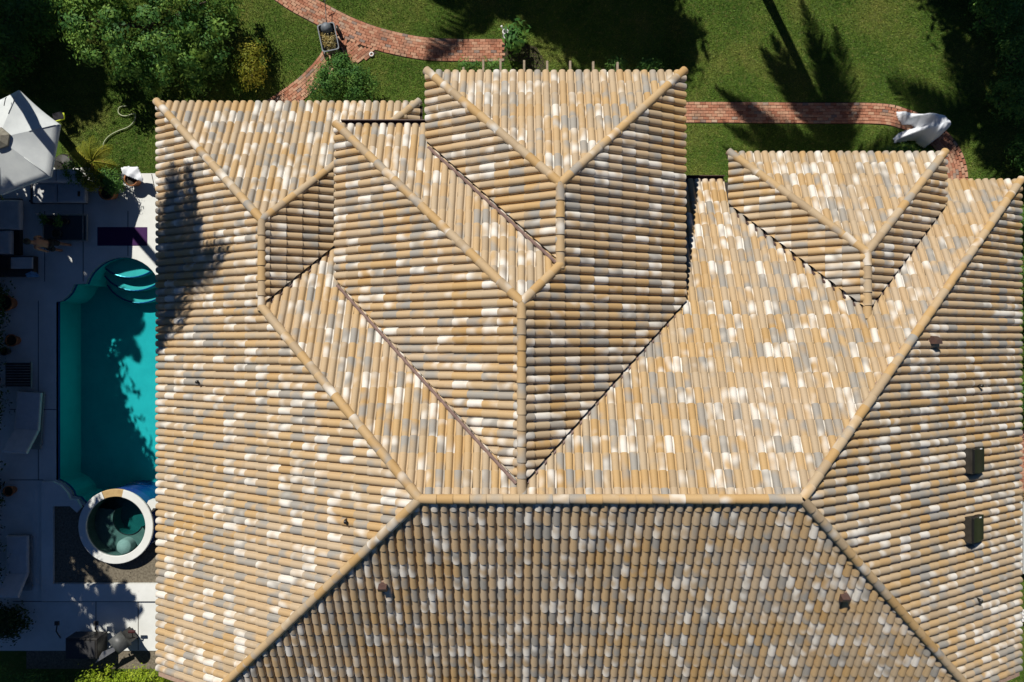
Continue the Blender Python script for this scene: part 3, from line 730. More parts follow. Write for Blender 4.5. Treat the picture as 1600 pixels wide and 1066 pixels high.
# rafters of a lean-to pergola standing out beyond the top eave
perg = tag(empty('pergola', (1.3, 8.6, 0)), 'weathered wooden pergola rafters showing past the middle eave', 'pergola')
zp = 2.55
for px, yt in ((724, 105), (755, 93), (782, 93), (819, 94), (855, 95), (891, 95), (927, 96), (965, 97), (1001, 111)):
    x, y, z = G(px, yt, zp); local(MB().box(x-.033, x+.033, 6.95, y, zp-.12, zp).build('rafter', M['wood']), perg)
xa, xb = G(715, 0, zp)[0], G(1010, 0, zp)[0]
local(MB().box(xa, xb, 8.35, 8.45, zp-.28, zp-.124).build('beam', M['wood']), perg)
for x in (xa+.1, xb-.2): local(MB().box(x, x+.1, 8.348, 8.452, 0, zp-.282).build('post', M['wood']), perg)

# ------------------------------------------------------------------ vegetation
def leaf_arrays(C, N, size, width=.5, jitter=.35, rng=RNG):
    """a folded diamond leaf at each centre C with rough normal N"""
    n = len(C); N = N + rng.normal(0, jitter, (n, 3)); N /= np.linalg.norm(N, axis=1, keepdims=True)+1e-9
    D = rng.normal(0, 1, (n, 3)); D -= N*(D*N).sum(1, keepdims=True); D /= np.linalg.norm(D, axis=1, keepdims=True)+1e-9
    X = np.cross(N, D); L = (size*rng.uniform(.6, 1.3, n))[:, None]
    V = np.stack([C-D*L*.5, C+X*L*width*.5-N*L*.05, C+D*L*.5-N*L*.12, C-X*L*width*.5-N*L*.05], 1).reshape(-1, 3)
    F = np.arange(n*4).reshape(n, 4)
    return V, F
def foliage(name, blobs, n, size, mat, parent, clumps=60, spread=.28, width=.5, shell=.55, seed=1, ground=None, up=.6):
    """leaves in clumps on and inside ellipsoid blobs ((x,y,z),(rx,ry,rz))"""
    rng = np.random.default_rng(seed); Cs, Ns, Tv = [], [], []
    vol = np.array([b[1][0]*b[1][1]+b[1][0]*b[1][2] for b in blobs]); cnt = np.maximum(1, (vol/vol.sum()*clumps)).astype(int)
    for (c, r), k in zip(blobs, cnt):
        d = rng.normal(0, 1, (k, 3)); d /= np.linalg.norm(d, axis=1, keepdims=True); d[:, 2] = np.where(rng.random(k) < .75, np.abs(d[:, 2]), d[:, 2])
        rad = rng.uniform(shell, 1.0, (k, 1))**.7; cc = np.array(c)+d*rad*np.array(r)
        m = int(n/clumps)+1
        for q in range(k):
            sp = spread*rng.uniform(.6, 1.4); off = rng.normal(0, 1, (m, 3))*sp*np.array([1, 1, .6])
            pts = cc[q]+off; nn = off/sp*.6 + d[q]*.6 + np.array([0, 0, up])
            Cs.append(pts); Ns.append(nn); t = np.clip(rng.random()*.6+rng.random(m)*.4, 0, 1); Tv.append(np.stack([t, rng.random(m), rng.random(m)], 1))
    C = np.concatenate(Cs); N = np.concatenate(Ns); T = np.concatenate(Tv)
    if ground is not None: k = C[:, 2] > ground; C, N, T = C[k], N[k], T[k]
    V, F = leaf_arrays(C, N, size, width, .35, rng)
    return link(bpy.data.objects.new(name, mesh_np(name, V, F, mat, False, T)), parent)
def tree(name, label, base, height, blobs, n, size, mat, clumps=60, spread=.3, group=None, cat='tree', seed=1, trunk_r=.14, **kw):
    """blobs are given relative to the base"""
    root = tag(empty(name, (base[0], base[1], 0)), label, cat, group); rnd = random.Random(seed)
    t = MB(); top = blobs[0][0]; hz = top[2]
    t.tube([(0, 0, -.05), (.03, .02, hz*.3), (top[0]*.4, top[1]*.4, hz*.65), (top[0], top[1], hz*1.05)], [trunk_r*1.25, trunk_r, trunk_r*.75, trunk_r*.3], 8)
    for k in range(7):
        b = blobs[k % len(blobs)]; a = rnd.uniform(0, 6.28); s = hz*rnd.uniform(.3, .7); st = Vector((top[0]*.4*s/hz, top[1]*.4*s/hz, s))
        en = Vector((b[0][0]+b[1][0]*.7*math.cos(a), b[0][1]+b[1][1]*.7*math.sin(a), b[0][2]+b[1][2]*rnd.uniform(-.1, .5)))
        t.tube([st, st.lerp(en, .5)+Vector((0, 0, .12)), en], [trunk_r*.5, trunk_r*.32, trunk_r*.1], 6)
    t.build('trunk', M['bark'], root, True)
    foliage('crown', blobs, n, size, mat, root, clumps, spread, seed=seed, **kw); return root
def palm(name, label, trunk, n, length, mat, droop=.55, seed=1, group=None, rad=(.2, .12), leaflets=64, az=None, cat='palm tree', leaf_w=.075, ll=.34):
    base = Vector(trunk[0]); root = tag(empty(name, (base.x, base.y, 0)), label, cat, group); rnd = random.Random(seed)
    pts = bez3([Vector(p)-Vector((base.x, base.y, 0)) for p in trunk])
    k = len(pts); MB().tube(pts, [rad[0]+(rad[1]-rad[0])*i/(k-1)+.008*(i % 2) for i in range(k)], 9).build('trunk', M['palm_bark'], root, True)
    c = pts[-1]
    for i in range(n):
        a = (az[i % len(az)]+rnd.uniform(-.12, .12)) if az else 2*math.pi*i/n*2.618 + rnd.uniform(-.2, .2)
        el = rnd.uniform(-.25, 1.15) if az is None else rnd.uniform(-.1, .7); L = length*rnd.uniform(.75, 1.1)
        h = Vector((math.cos(a), math.sin(a), 0)); p = c.copy(); V = []; F = []; rach = []; e = el
        side = Vector((-h.y, h.x, 0)); NS = leaflets//2
        for q in range(NS+1):
            rach.append(p.copy()); e -= (droop*2.1)/NS; p = p + (h*math.cos(e)+Vector((0, 0, math.sin(e))))*(L/NS)
        for q in range(2, NS+1):
            f = q/NS; ls = L*ll*(math.sin(math.pi*min(.97, f*.88+.12))**.7)*rnd.uniform(.85, 1.1); r0 = rach[q]; t = (rach[q]-rach[q-1]).normalized()
            for sg in (-1, 1):
                d = (side*sg*.78 + t*.55 + Vector((0, 0, -.32+rnd.uniform(-.15, .1)))).normalized(); wv = t*leaf_w*rnd.uniform(.8, 1.2); n0 = len(V)
                V += [r0-wv*.6, r0+wv*.6, r0+d*ls*.6+wv*.5-Vector((0, 0, ls*.05)), r0+d*ls*.6-wv*.5-Vector((0, 0, ls*.05)), r0+d*ls-Vector((0, 0, ls*.16)), r0+d*ls+wv*.08-Vector((0, 0, ls*.16))]
                F += [(n0, n0+1, n0+2, n0+3), (n0+3, n0+2, n0+5, n0+4)]
        mb = MB(); mb.add(V, F); mb.tube(rach, [.028*(1-.8*q/NS) for q in range(NS+1)], 5)
        me = mesh_np('frond', [v for v in mb.v], [f if len(f) == 4 else f[:4] for f in mb.f], mat, False, np.repeat(RNG.random((1, 3)), len(mb.f), 0))
        link(bpy.data.objects.new('frond', me), root)
    return root
def bez3(P, n=7):
    P = [Vector(p) for p in P]; P = [2*P[0]-P[1]]+P+[2*P[-1]-P[-2]]; out = []
    for i in range(1, len(P)-2):
        for k in range(n):
            t = k/n; a, b_, c, d = P[i-1], P[i], P[i+1], P[i+2]
            out.append(.5*((2*b_)+(c-a)*t+(2*a-5*b_+4*c-d)*t*t+(3*b_-a-3*c+d)*t**3))
    out.append(P[-2]); return out

# big leafy shrub-tree at the corner of the left wing
bx, by, _ = G(268, 66)
tree('leafy_tree', 'broad leafy green tree beside the upper corner of the left roof wing', (bx, by), 3,
     [((0, 0, 1.75), (2.6, 2.2, 1.35)), ((-1.9, .7, 1.5), (1.5, 1.3, .9)), ((1.5, .9, 1.5), (1.7, 1.4, 1.0)), ((.3, -1.2, 1.2), (1.7, 1.0, .8)), ((1.9, -.4, 1.2), (1.2, 1.2, .8)), ((-.6, 1.5, 1.8), (2, 1.2, 1))],
     26000, .135, M['leaf_blue'], clumps=210, spread=.17, seed=3, shell=.8)
# sunlit bush between the path and the left wing
bx, by, _ = G(541, 133)
tree('round_bush', 'sunlit green bush growing between the brick path and the left roof wing', (bx, by), 1.4,
     [((0, 0, .75), (.9, .65, .5)), ((.5, -.25, .6), (.75, .6, .4)), ((-.6, -.35, .55), (.65, .55, .4)), ((.05, .45, .6), (.4, .4, .35))],
     9000, .085, M['leaf_green'], clumps=120, spread=.12, cat='bush', seed=5, trunk_r=.05)
bx, by, _ = G(405, 120)
tree('yellowing_shrub', 'thin yellowing shrub half shaded by the broad leafy tree', (bx, by), 1.4, [((0, 0, .8), (.45, .75, .5)), ((.1, .5, .7), (.35, .5, .4))],
     2200, .085, M['leaf_gold'], clumps=50, spread=.14, cat='shrub', seed=6, trunk_r=.04)
bx, by, _ = G(1402, 240)
tree('low_bush', 'low green bush against the dormer wing beside the white sheet', (bx, by), .9, [((0, -.1, .3), (.8, .26, .24)), ((.8, -.28, .3), (.5, .2, .2))], 3600, .075, M['leaf_blue'], clumps=70, spread=.1, cat='bush', seed=8, trunk_r=.04)
bx, by, _ = G(806, 72)
tree('leafy_plant', 'glossy broad-leaved plant growing beside the white watering can', (bx, by), .9, [((0, 0, .5), (.3, .55, .4))], 240, .26, M['leaf_green'], clumps=22, spread=.14, cat='plant', seed=9, trunk_r=.03, width=.42)
for i, (px, py, r) in enumerate(((735, 112, .3), (768, 113, .35), (960, 112, .25), (1010, 113, .3))):
    bx, by, _ = G(px, py); tree('climber', ['climbing plant at the foot of the pergola, nearest the bush', 'climbing plant at the foot of the pergola by the bare earth', 'small climbing plant under the pergola on the shaded lawn', 'climbing plant under the last short pergola rafter'][i], (bx, by), .8, [((0, 0, .45), (r*1.4, r*.6, .35))], 420, .08, M['leaf_green'], clumps=18, spread=.1, cat='plant', seed=20+i, trunk_r=.02, group='plants along the pergola')
# clipped hedge along the lower deck: the lit end and the end in deep shade
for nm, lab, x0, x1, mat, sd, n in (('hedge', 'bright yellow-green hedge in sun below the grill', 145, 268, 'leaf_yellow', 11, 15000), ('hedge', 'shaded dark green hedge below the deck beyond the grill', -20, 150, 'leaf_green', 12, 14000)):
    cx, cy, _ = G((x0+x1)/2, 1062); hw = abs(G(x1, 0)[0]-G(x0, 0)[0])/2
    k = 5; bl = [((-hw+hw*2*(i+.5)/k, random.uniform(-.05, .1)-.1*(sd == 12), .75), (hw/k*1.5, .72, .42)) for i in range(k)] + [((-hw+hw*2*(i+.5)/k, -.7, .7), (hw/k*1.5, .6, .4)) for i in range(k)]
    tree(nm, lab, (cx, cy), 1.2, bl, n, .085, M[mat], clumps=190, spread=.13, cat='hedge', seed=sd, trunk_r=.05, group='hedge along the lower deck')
# dark planting along the far side of the deck (px < 15)
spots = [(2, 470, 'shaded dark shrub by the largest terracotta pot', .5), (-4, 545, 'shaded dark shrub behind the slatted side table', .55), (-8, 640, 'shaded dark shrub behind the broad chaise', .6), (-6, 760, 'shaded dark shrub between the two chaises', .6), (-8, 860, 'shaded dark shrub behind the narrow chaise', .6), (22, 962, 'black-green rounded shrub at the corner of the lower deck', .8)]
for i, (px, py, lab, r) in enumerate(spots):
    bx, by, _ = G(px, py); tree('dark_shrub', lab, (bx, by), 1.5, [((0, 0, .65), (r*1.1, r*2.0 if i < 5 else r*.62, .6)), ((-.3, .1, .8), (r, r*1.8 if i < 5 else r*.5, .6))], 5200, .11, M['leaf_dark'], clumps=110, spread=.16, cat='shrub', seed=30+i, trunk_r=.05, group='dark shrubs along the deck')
# dim undergrowth in the shaded corners of the garden
under = [(30, 95, 'shaded undergrowth shrub behind the parasol', 1.0), (75, 40, 'shaded undergrowth shrub left of the broad leafy tree', .9), (15, 40, 'shaded undergrowth shrub in the black corner beyond the parasol', 1.1),
         (1530, 35, 'dim shrub standing in the deep shade beyond the lawn', .9), (1575, 100, 'dim shrub in deep shade at the lawn edge', .9), (1560, 165, 'broad dim shrub with pale leaf tips at the edge of the shade', .8), (1585, 250, 'dim shrub beside the corner of the right-hand eave', .7),
         (1600, 430, 'dark shrub pressed against the right-hand eave', .9), (1600, 620, 'dark shrub beside the brick patio', .9), (1600, 520, 'dark shrub midway along the right-hand eave', .9), (1600, 350, 'dark shrub below the hip corner of the right-hand eave', .8)]
for i, (px, py, lab, r) in enumerate(under):
    bx, by, _ = G(px, py); tree('garden_shrub', lab, (bx, by), 1.5, [((0, 0, .7), (r, r, .6)), ((.3, .2, .6), (r*.7, r*.7, .5))], 2600, .10, M['leaf_green'] if i != 5 else M['leaf_blue'], clumps=70, spread=.16, cat='shrub', seed=50+i, trunk_r=.05, group='shrubs in the shaded garden edge')

# tall trees standing outside the picture, known by their shadows
def from_shadow(px, py, h, zg=0):             # where a thing at height h stands if its shadow falls at (px,py) on a surface at zg
    x, y, z = G(px, py, zg); k = h-zg
    return (x - SUN.x/SUN.z*-1*0 + SUN.x/SUN.z*k, y + SUN.y/SUN.z*k)
shade = [(48, 590, 7.0, 2.1, 'shade tree beyond the pool deck shading the middle of the pool'), (96, 700, 7.0, 2.05, 'shade tree beyond the pool deck shading the deep end of the pool'),
         (70, 800, 7.0, 2.3, 'shade tree beyond the pool deck shading the hot tub'), (35, 930, 7.0, 2.3, 'shade tree beyond the pool deck shading the lower deck'), (45, 545, 7.0, 1.8, 'shade tree beyond the pool deck shading the terracotta pots'),
         (70, 1045, 6.5, 2.2, 'shade tree beyond the lower hedge end'), (-70, 400, 7.5, 2.0, 'shade tree beyond the sofa'),
         (22, 62, 8.5, 2.8, 'dense tree beyond the parasol keeping the garden corner black'), (108, 128, 7.0, 1.05, 'slim tree shading the grass between parasol and leafy tree'), (1015, 70, 8.0, 1.5, 'small dense tree beyond the lawn shading the pergola plants'), (8, 352, 3.3, 1.55, 'low spreading tree beyond the deep-seated sofa'), (60, 448, 3.2, 1.3, 'low spreading tree beyond the dark daybed'), (60, -10, 8.5, 2.0, 'dense tree behind the broad leafy tree'),
         (955, 30, 8.0, 2.5, 'dense tree beyond the lawn shading the ground behind the pergola'), (870, -20, 8.0, 2.2, 'loose tree beyond the lawn shading the leafy plant'),
         (1610, 60, 8.0, 3.3, 'dense tree beyond the lawn corner keeping the far grass black'), (1640, 230, 7.0, 2.0, 'dense tree shading the curve of the brick path'), (1500, -50, 8.0, 1.7, 'tree beyond the lawn edge with a ragged crown')]
for i, (px, py, h, r, lab) in enumerate(shade):
    x, y = from_shadow(px, py, h)
    tree('shade_tree', lab, (x, y), h, [((0, 0, h), (r, r, r*.55)), ((-r*.4, r*.3, h+.3), (r*.7, r*.7, r*.4)), ((r*.4, -r*.25, h-.3), (r*.65, r*.65, r*.4))], 9000, .36, M['leaf_dark'], clumps=170, spread=.3, seed=80+i, shell=.1, group='tall trees round the garden')
# palms
px_, py_ = from_shadow(266, 440, 11.0, 3.0)
palm('coconut_palm', 'leaning palm beyond the parasol throwing frond shadows on the roof', [(-19.0, 10.5, 0), (-17.8, 9.95, 2), (-16.55, 9.35, 4.5), (-15.9, 8.8, 6.2), (px_, py_, 11)], 22, 3.2, M['frond'], droop=.75, seed=2, group='palms round the garden')
qx, qy = from_shadow(1322, 250, 10.0)
palm('coconut_palm', 'straight palm beyond the lawn throwing its trunk shadow over the brick path', [(qx+.1, qy-.1, 0), (qx+.05, qy, 5), (qx, qy, 10)], 24, 4.5, M['frond'], droop=.62, seed=4, ll=.18, leaf_w=.11, az=[R(q) for q in (128, 97, 168, 205, 250, 300, 350)], group='palms round the garden')
for i, (px, py, h, L, lab, sd) in enumerate(((735, 5, 9.0, 2.6, 'palm beyond the lawn throwing frond shadows beside the bushy path', 6), (1000, 25, 9.0, 2.4, 'palm beyond the lawn edging the deep shade with fronds', 7), (1530, 190, 9.0, 3.0, 'palm beyond the corner throwing frond shadows by the white sheet', 8), (182, 955, 9.5, 1.25, 'small palm beyond the deck throwing leaf shadows by the grill', 9), (138, 470, 9.0, 1.15, 'small-headed palm beyond the deck shading the pool steps', 10))):
    x, y = from_shadow(px, py, h); lx = 3.2 if sd == 8 else 0; palm('garden_palm', lab, [(x-.2+lx, y+.1, 0), (x-.1+lx*.6, y+.1, h*.5), (x, y, h)], 16, L, M['frond'], droop=.7, seed=sd, group='palms round the garden', leaf_w=.05 if sd == 10 else .075)

# grass blades over the lawn that shows
def grass(n, regions):
    rng = np.random.default_rng(5); pts = []
    tot = sum((b[2]-b[0])*(b[3]-b[1]) for b in regions)
    for x0, y0, x1, y1 in regions:
        k = int(n*(x1-x0)*(y1-y0)/tot); pts.append(np.stack([rng.uniform(x0, x1, k), rng.uniform(y0, y1, k)], 1))
    P = np.concatenate(pts)
    bl = np.array([(b[1], b[2]) for b in BRICKS]); keep = np.ones(len(P), bool)
    cell = {}
    for x, y in bl: cell.setdefault((int(x//.4), int(y//.4)), []).append((x, y))
    for i, (x, y) in enumerate(P):
        cx, cy = int(x//.4), int(y//.4)
        for a in (-1, 0, 1):
            for b in (-1, 0, 1):
                for q in cell.get((cx+a, cy+b), ()):
                    if abs(q[0]-x) < .11 and abs(q[1]-y) < .11: keep[i] = False
    P = P[keep]; n = len(P); h = rng.uniform(.02, .055, n); a = rng.uniform(0, 6.28, n); ln_ = rng.uniform(.01, .06, n); wd = rng.uniform(.006, .014, n)
    dx, dy = np.cos(a), np.sin(a); b0 = np.stack([P[:, 0]-dy*wd, P[:, 1]+dx*wd, np.zeros(n)], 1); b1 = np.stack([P[:, 0]+dy*wd, P[:, 1]-dx*wd, np.zeros(n)], 1)
    tp = np.stack([P[:, 0]+dx*ln_, P[:, 1]+dy*ln_, h], 1)
    V = np.stack([b0, b1, tp], 1).reshape(-1, 3); F = np.arange(3*n).reshape(n, 3); tv = rng.random((n, 3)); tv[:, 0] = tv[:, 0]**1.3
    o = bpy.data.objects.new('grass', mesh_np('grass', V, F, M['blade'], False, tv)); link(o)
    tag(o, 'short mown grass covering the lawn around the house', 'grass', kind='stuff')
X_ = lambda px: G(px, 0)[0]; Y_ = lambda py: G(0, py)[1]
grass(330000, [(X_(-10), Y_(160), X_(690), Y_(-15)), (X_(95), Y_(272), X_(255), Y_(160)), (X_(620), Y_(215), X_(690), Y_(160)), (X_(690), Y_(150), X_(1070), Y_(-15)), (X_(1040), Y_(330), X_(1610), Y_(-15)), (X_(1560), Y_(1080), X_(1610), Y_(880))])

# ------------------------------------------------------------------ garden and terrace things
def at(name, px, py, z, label, cat, rz=0, group=None):
    return tag(empty(name, G(px, py, z), rz), label, cat, group)
K = .02292                                   # metres per photograph pixel on the terrace
# ---- parasol
um = at('parasol', 14.5, 222.7, 2.7, 'large pale grey six-sided parasol over the terrace sofa', 'parasol'); um.location.z = 0
RU, n6 = 1.70, 6
for k in range(n6):
    a0_, a1_ = R(20+60*k), R(80+60*k); N = 8; v = []; f = []; idx = {}
    A = Vector((RU*math.cos(a0_), RU*math.sin(a0_), 2.7)); B_ = Vector((RU*math.cos(a1_), RU*math.sin(a1_), 2.7)); T = Vector((0, 0, 3.17))
    for i in range(N+1):
        for j in range(N+1):
            u = i/N; w_ = j/N; p = T.lerp(A, u).lerp(T.lerp(B_, u), w_); p.z -= .07*math.sin(math.pi*w_)*u; p = p*1.0
            cth = 1-.035*math.sin(math.pi*w_)*u; v.append((p.x*cth, p.y*cth, p.z))
    f = [(i*(N+1)+j, (i+1)*(N+1)+j, (i+1)*(N+1)+j+1, i*(N+1)+j+1) for i in range(N) for j in range(N)]
    e0 = N*(N+1); m0 = len(v)
    for j in range(N+1): x, y, z = v[e0+j]; v.append((x*1.002, y*1.002, z-.09))
    f += [(e0+j, e0+j+1, m0+j+1, m0+j) for j in range(N)]
    MB().add(v, f).build('panel', M['canvas'], um, True)
    MB().tube([(0, 0, 3.12), (RU*.98*math.cos(a0_), RU*.98*math.sin(a0_), 2.65)], .014, 6).build('rib', M['steel'], um, True)
    MB().tube([tuple(T*.5+A*.5+Vector((0, 0, .01))), tuple(T*.06+A*.94+Vector((0, 0, .012)))], .012, 6).build('seam', M['canvas'], um, True)
cv = []; 
for r_, z in ((.36, 3.10), (.35, 3.15), (.17, 3.26), (.03, 3.31)): cv.append((r_, z))
MB().lathe(cv, 6, a0=R(20), a1=R(380)).build('vent_cap', M['beige_cloth'], um)
MB().tube([(0, 0, .05), (0, 0, 3.15)], .032, 10).build('pole', M['steel'], um, True)
MB().lathe([(.02, .16), (.3, .13), (.36, .06), (.36, 0)], 24).build('base', M['black_plastic'], um)
MB().tube([(.08, 1.35, 2.93), (.1, 1.3, 3.0), (.1, 1.05, 3.06)], .012, 5).build('tie_cord', M['dark_cloth'], um, True)

def box_px(m, x0, x1, y0, y1, z0, z1, r=.03, base=None):       # a cushion from its outline on the photograph
    ax, ay, _ = G(x0, y1, z1); bx2, by2, _ = G(x1, y0, z1); o = base.location if base else Vector((0, 0, 0))
    return m.rbox(ax-o.x, bx2-o.x, ay-o.y, by2-o.y, z0-o.z, z1-o.z, r)
# ---- corner sofa
sofa = at('sofa', 92, 300, ZD, 'pale grey two-seat terrace sofa beside the potted palms', 'sofa')
for x0, x1 in ((50, 88), (89, 133)): box_px(MB(), x0, x1, 286, 316, ZD+.2, ZD+.42, .05, sofa).build('seat_cushion', M['fabric'], sofa)
for x0, x1 in ((48, 86), (87, 118)): box_px(MB(), x0, x1, 264, 283, ZD+.3, ZD+.75, .06, sofa).build('back_cushion', M['fabric'], sofa)
box_px(MB(), 47, 134, 276, 318, ZD+.06, ZD+.195, .02, sofa).build('frame', M['wicker'], sofa)
for x, y in ((50, 280), (131, 280), (50, 315), (131, 315)): p = G(x, y, 0); MB().box(p[0]-.03-sofa.location.x, p[0]+.03-sofa.location.x, p[1]-.03-sofa.location.y, p[1]+.03-sofa.location.y, 0, .06).build('leg', M['black_plastic'], sofa)
ph = box_px(MB(), 121, 125, 299, 307, ZD+.424, ZD+.436, .003); tag(ph.build('phone', M['black_plastic']), 'black phone lying on the sofa seat', 'phone')
s2 = at('sofa', 8, 350, ZD, 'pale grey sofa with deep seat under the parasol edge', 'sofa')
box_px(MB(), -40, 30, 312, 358, ZD+.2, ZD+.45, .06, s2).build('seat_cushion', M['fabric'], s2); box_px(MB(), -40, 16, 360, 397, ZD+.2, ZD+.42, .05, s2).build('seat_cushion', M['fabric'], s2)
box_px(MB(), -42, 31, 310, 398, ZD+.02, ZD+.195, .02, s2).build('frame', M['wicker'], s2); box_px(MB(), -62, -40, 312, 396, ZD+.2, ZD+.8, .06, s2).build('back_cushion', M['fabric'], s2)
db = at('daybed', 20, 415, ZD, 'dark wicker daybed with a blue towel on its corner', 'daybed')
box_px(MB(), -30, 52, 400, 432, ZD+.02, ZD+.3, .03, db).build('frame', M['wicker'], db); box_px(MB(), -30, 14, 402, 420, ZD+.302, ZD+.45, .04, db).build('cushion', M['dark_cloth'], db)
box_px(MB(), 14, 51, 402, 420, ZD+.302, ZD+.36, .03, db).build('cushion', M['fabric'], db)
# ---- coffee table with plants
ct = at('coffee_table', 100, 356, ZD, 'low glass-topped coffee table crowded with dark pots and plants', 'table')
glass = NT('dark_glass'); glass.col((.06, .075, .085)); glass.rough(.08, .5); M['glass'] = glass.m
box_px(MB(), 67, 135, 336, 376, ZD+.36, ZD+.38, .004, ct).build('table_top', M['glass'], ct)
for (x0, x1, y0, y1) in ((66, 136, 335, 337), (66, 136, 375, 377), (66, 68, 337.2, 374.8), (134, 136, 337.2, 374.8), (128.5, 130, 337.2, 374.8)): box_px(MB(), x0, x1, y0, y1, ZD+.355, ZD+.40, .005, ct).build('rail', M['steel'], ct)
for x, y in ((68, 338), (133, 338), (68, 374), (133, 374)): p = G(x, y, 0); MB().tube([(p[0]-ct.location.x, p[1]-ct.location.y, 0), (p[0]-ct.location.x, p[1]-ct.location.y, .35)], .025, 8).build('leg', M['steel'], ct, True)
def pot(px, py, r, h, z0, label, mat='terracotta', soil=True, name='plant_pot', group='plant pots on the terrace'):
    o = at(name, px, py, z0, label, 'pot', group=group)
    MB().lathe([(r*.68, 0), (r*.95, h*.82), (r*1.05, h*.84), (r*1.05, h), (r*.88, h), (r*.86, h*.8)], 22).build('body', M[mat], o, True)
    MB().lathe([(r*.87, h*.82), (.001, h*.86)], 16).build('soil', M['dark_soil'], o); return o
pot(84, 348, .14, .2, ZD+.4, 'dark pot on the coffee table, beside the fern', 'black_plastic'); pot(106, 347, .11, .18, ZD+.4, 'small dark pot in the middle of the coffee table', 'black_plastic'); pot(92, 366, .17, .16, ZD+.4, 'wide dark bowl on the coffee table', 'black_plastic')
for px, py, lab, sd in ((74, 343, 'small fern on the coffee table corner', 61), (97, 346, 'small leafy plant in the middle of the coffee table', 62)):
    x, y, _ = G(px, py, ZD+.4); o = tree('table_plant', lab, (x, y), .3, [((0, 0, .2), (.13, .2, .12))], 260, .07, M['leaf_green'], clumps=12, spread=.05, cat='plant', seed=sd, trunk_r=.01, group='plants on the coffee table'); o.location.z = ZD+.4
# ---- yoga mat
ym = MB(); box_px(ym, 152, 230, 355, 384, ZD+.003, ZD+.011, .003); tag(ym.build('yoga_mat', M['purple']), 'purple exercise mat lying flat on the terrace', 'mat')
# ---- person walking
def person(px, py, label, rz):
    root = at('person', px, py, ZD, label, 'person', rz)
    J = {'pel': (0, 0, .95, .135), 'waist': (.05, 0, 1.1, .12), 'chest': (.13, 0, 1.30, .145), 'neck0': (.18, 0, 1.46, .075), 'neck': (.21, 0, 1.53, .058), 'head': (.25, 0, 1.63, .092), 'face': (.29, 0, 1.66, .088), 'crown': (.26, 0, 1.72, .075), 'nose': (.385, 0, 1.64, .016)}
    E = [('pel', 'waist'), ('waist', 'chest'), ('chest', 'neck0'), ('neck0', 'neck'), ('neck', 'head'), ('head', 'face'), ('face', 'crown'), ('face', 'nose')]
    for s_, sg in (('l', 1), ('r', -1)):
        fw = .16 if s_ == 'l' else -.12
        J.update({'hip'+s_: (0, .095*sg, .88, .095), 'kn'+s_: (fw*.75+.04, .10*sg, .48, .062), 'cf'+s_: (fw*.8-.02, .10*sg, .34, .058), 'an'+s_: (fw*1.1-.08, .10*sg, .09, .04), 'ft'+s_: (fw*1.1+.02, .105*sg, .035, .036), 'to'+s_: (fw*1.1+.10, .11*sg, .03, .028),
                  'sh'+s_: (.14, .19*sg, 1.40, .062), 'el'+s_: (.10-fw*.6, .25*sg, 1.13, .042), 'wr'+s_: (.20-fw*.7, .235*sg, .90, .028), 'pm'+s_: (.225-fw*.7, .232*sg, .835, .030)})
        E += [('pel', 'hip'+s_), ('hip'+s_, 'kn'+s_), ('kn'+s_, 'cf'+s_), ('cf'+s_, 'an'+s_), ('an'+s_, 'ft'+s_), ('ft'+s_, 'to'+s_), ('chest', 'sh'+s_), ('sh'+s_, 'el'+s_), ('el'+s_, 'wr'+s_), ('wr'+s_, 'pm'+s_)]
        pmx, pmy, pmz, _ = J['pm'+s_]
        for k in range(5):
            dx = (-.03+.017*k) if k < 4 else .045; L = (.06, .075, .078, .068, .045)[k]
            J[f'f{k}a'+s_] = (pmx+dx, pmy, pmz-(.045 if k < 4 else .01), .010); J[f'f{k}b'+s_] = (pmx+dx+.012, pmy-.012*sg, pmz-.045-L if k < 4 else pmz-L, .008)
            E += [('pm'+s_, f'f{k}a'+s_), (f'f{k}a'+s_, f'f{k}b'+s_)]
    names = list(J); me = bpy.data.meshes.new('body'); me.from_pydata([J[k][:3] for k in names], [(names.index(a), names.index(b)) for a, b in E], [])
    o = bpy.data.objects.new('body', me); link(o, root); me.materials.append(M['skin'])
    sk = o.modifiers.new('skin', 'SKIN'); sk.use_smooth_shade = True
    if not me.skin_vertices: me.attributes
    for i, k in enumerate(names):
        sv = me.skin_vertices[0].data[i]; sv.radius = (J[k][3],)*2; sv.use_root = (k == 'pel')
    ss = o.modifiers.new('sub', 'SUBSURF'); ss.levels = 1; ss.render_levels = 2
    h = MB(); rings = []
    h.lathe([(.001, .118), (.055, .105), (.092, .06), (.108, .0), (.104, -.05), (.085, -.09)], 14, (.235, 0, 1.675)); h.build('hair', M['hair'], root, True)
    sh = MB(); sh.lathe([(.148, 1.04), (.158, .98), (.165, .88)], 18, (.01, 0, 0))
    for sg, fw in ((1, .16), (-1, -.12)):
        sh.tube([(0, .09*sg, .92), (fw*.4+.02, .098*sg, .7), (fw*.62+.03, .1*sg, .56)], [.115, .105, .10], 14, cap=False)
    sh.build('shorts', M['dark_cloth'], root, True); return root
try:
    person(104, 388, 'bare-backed person in dark shorts walking past the coffee table', math.pi)
except Exception as e: print('person failed', e); raise
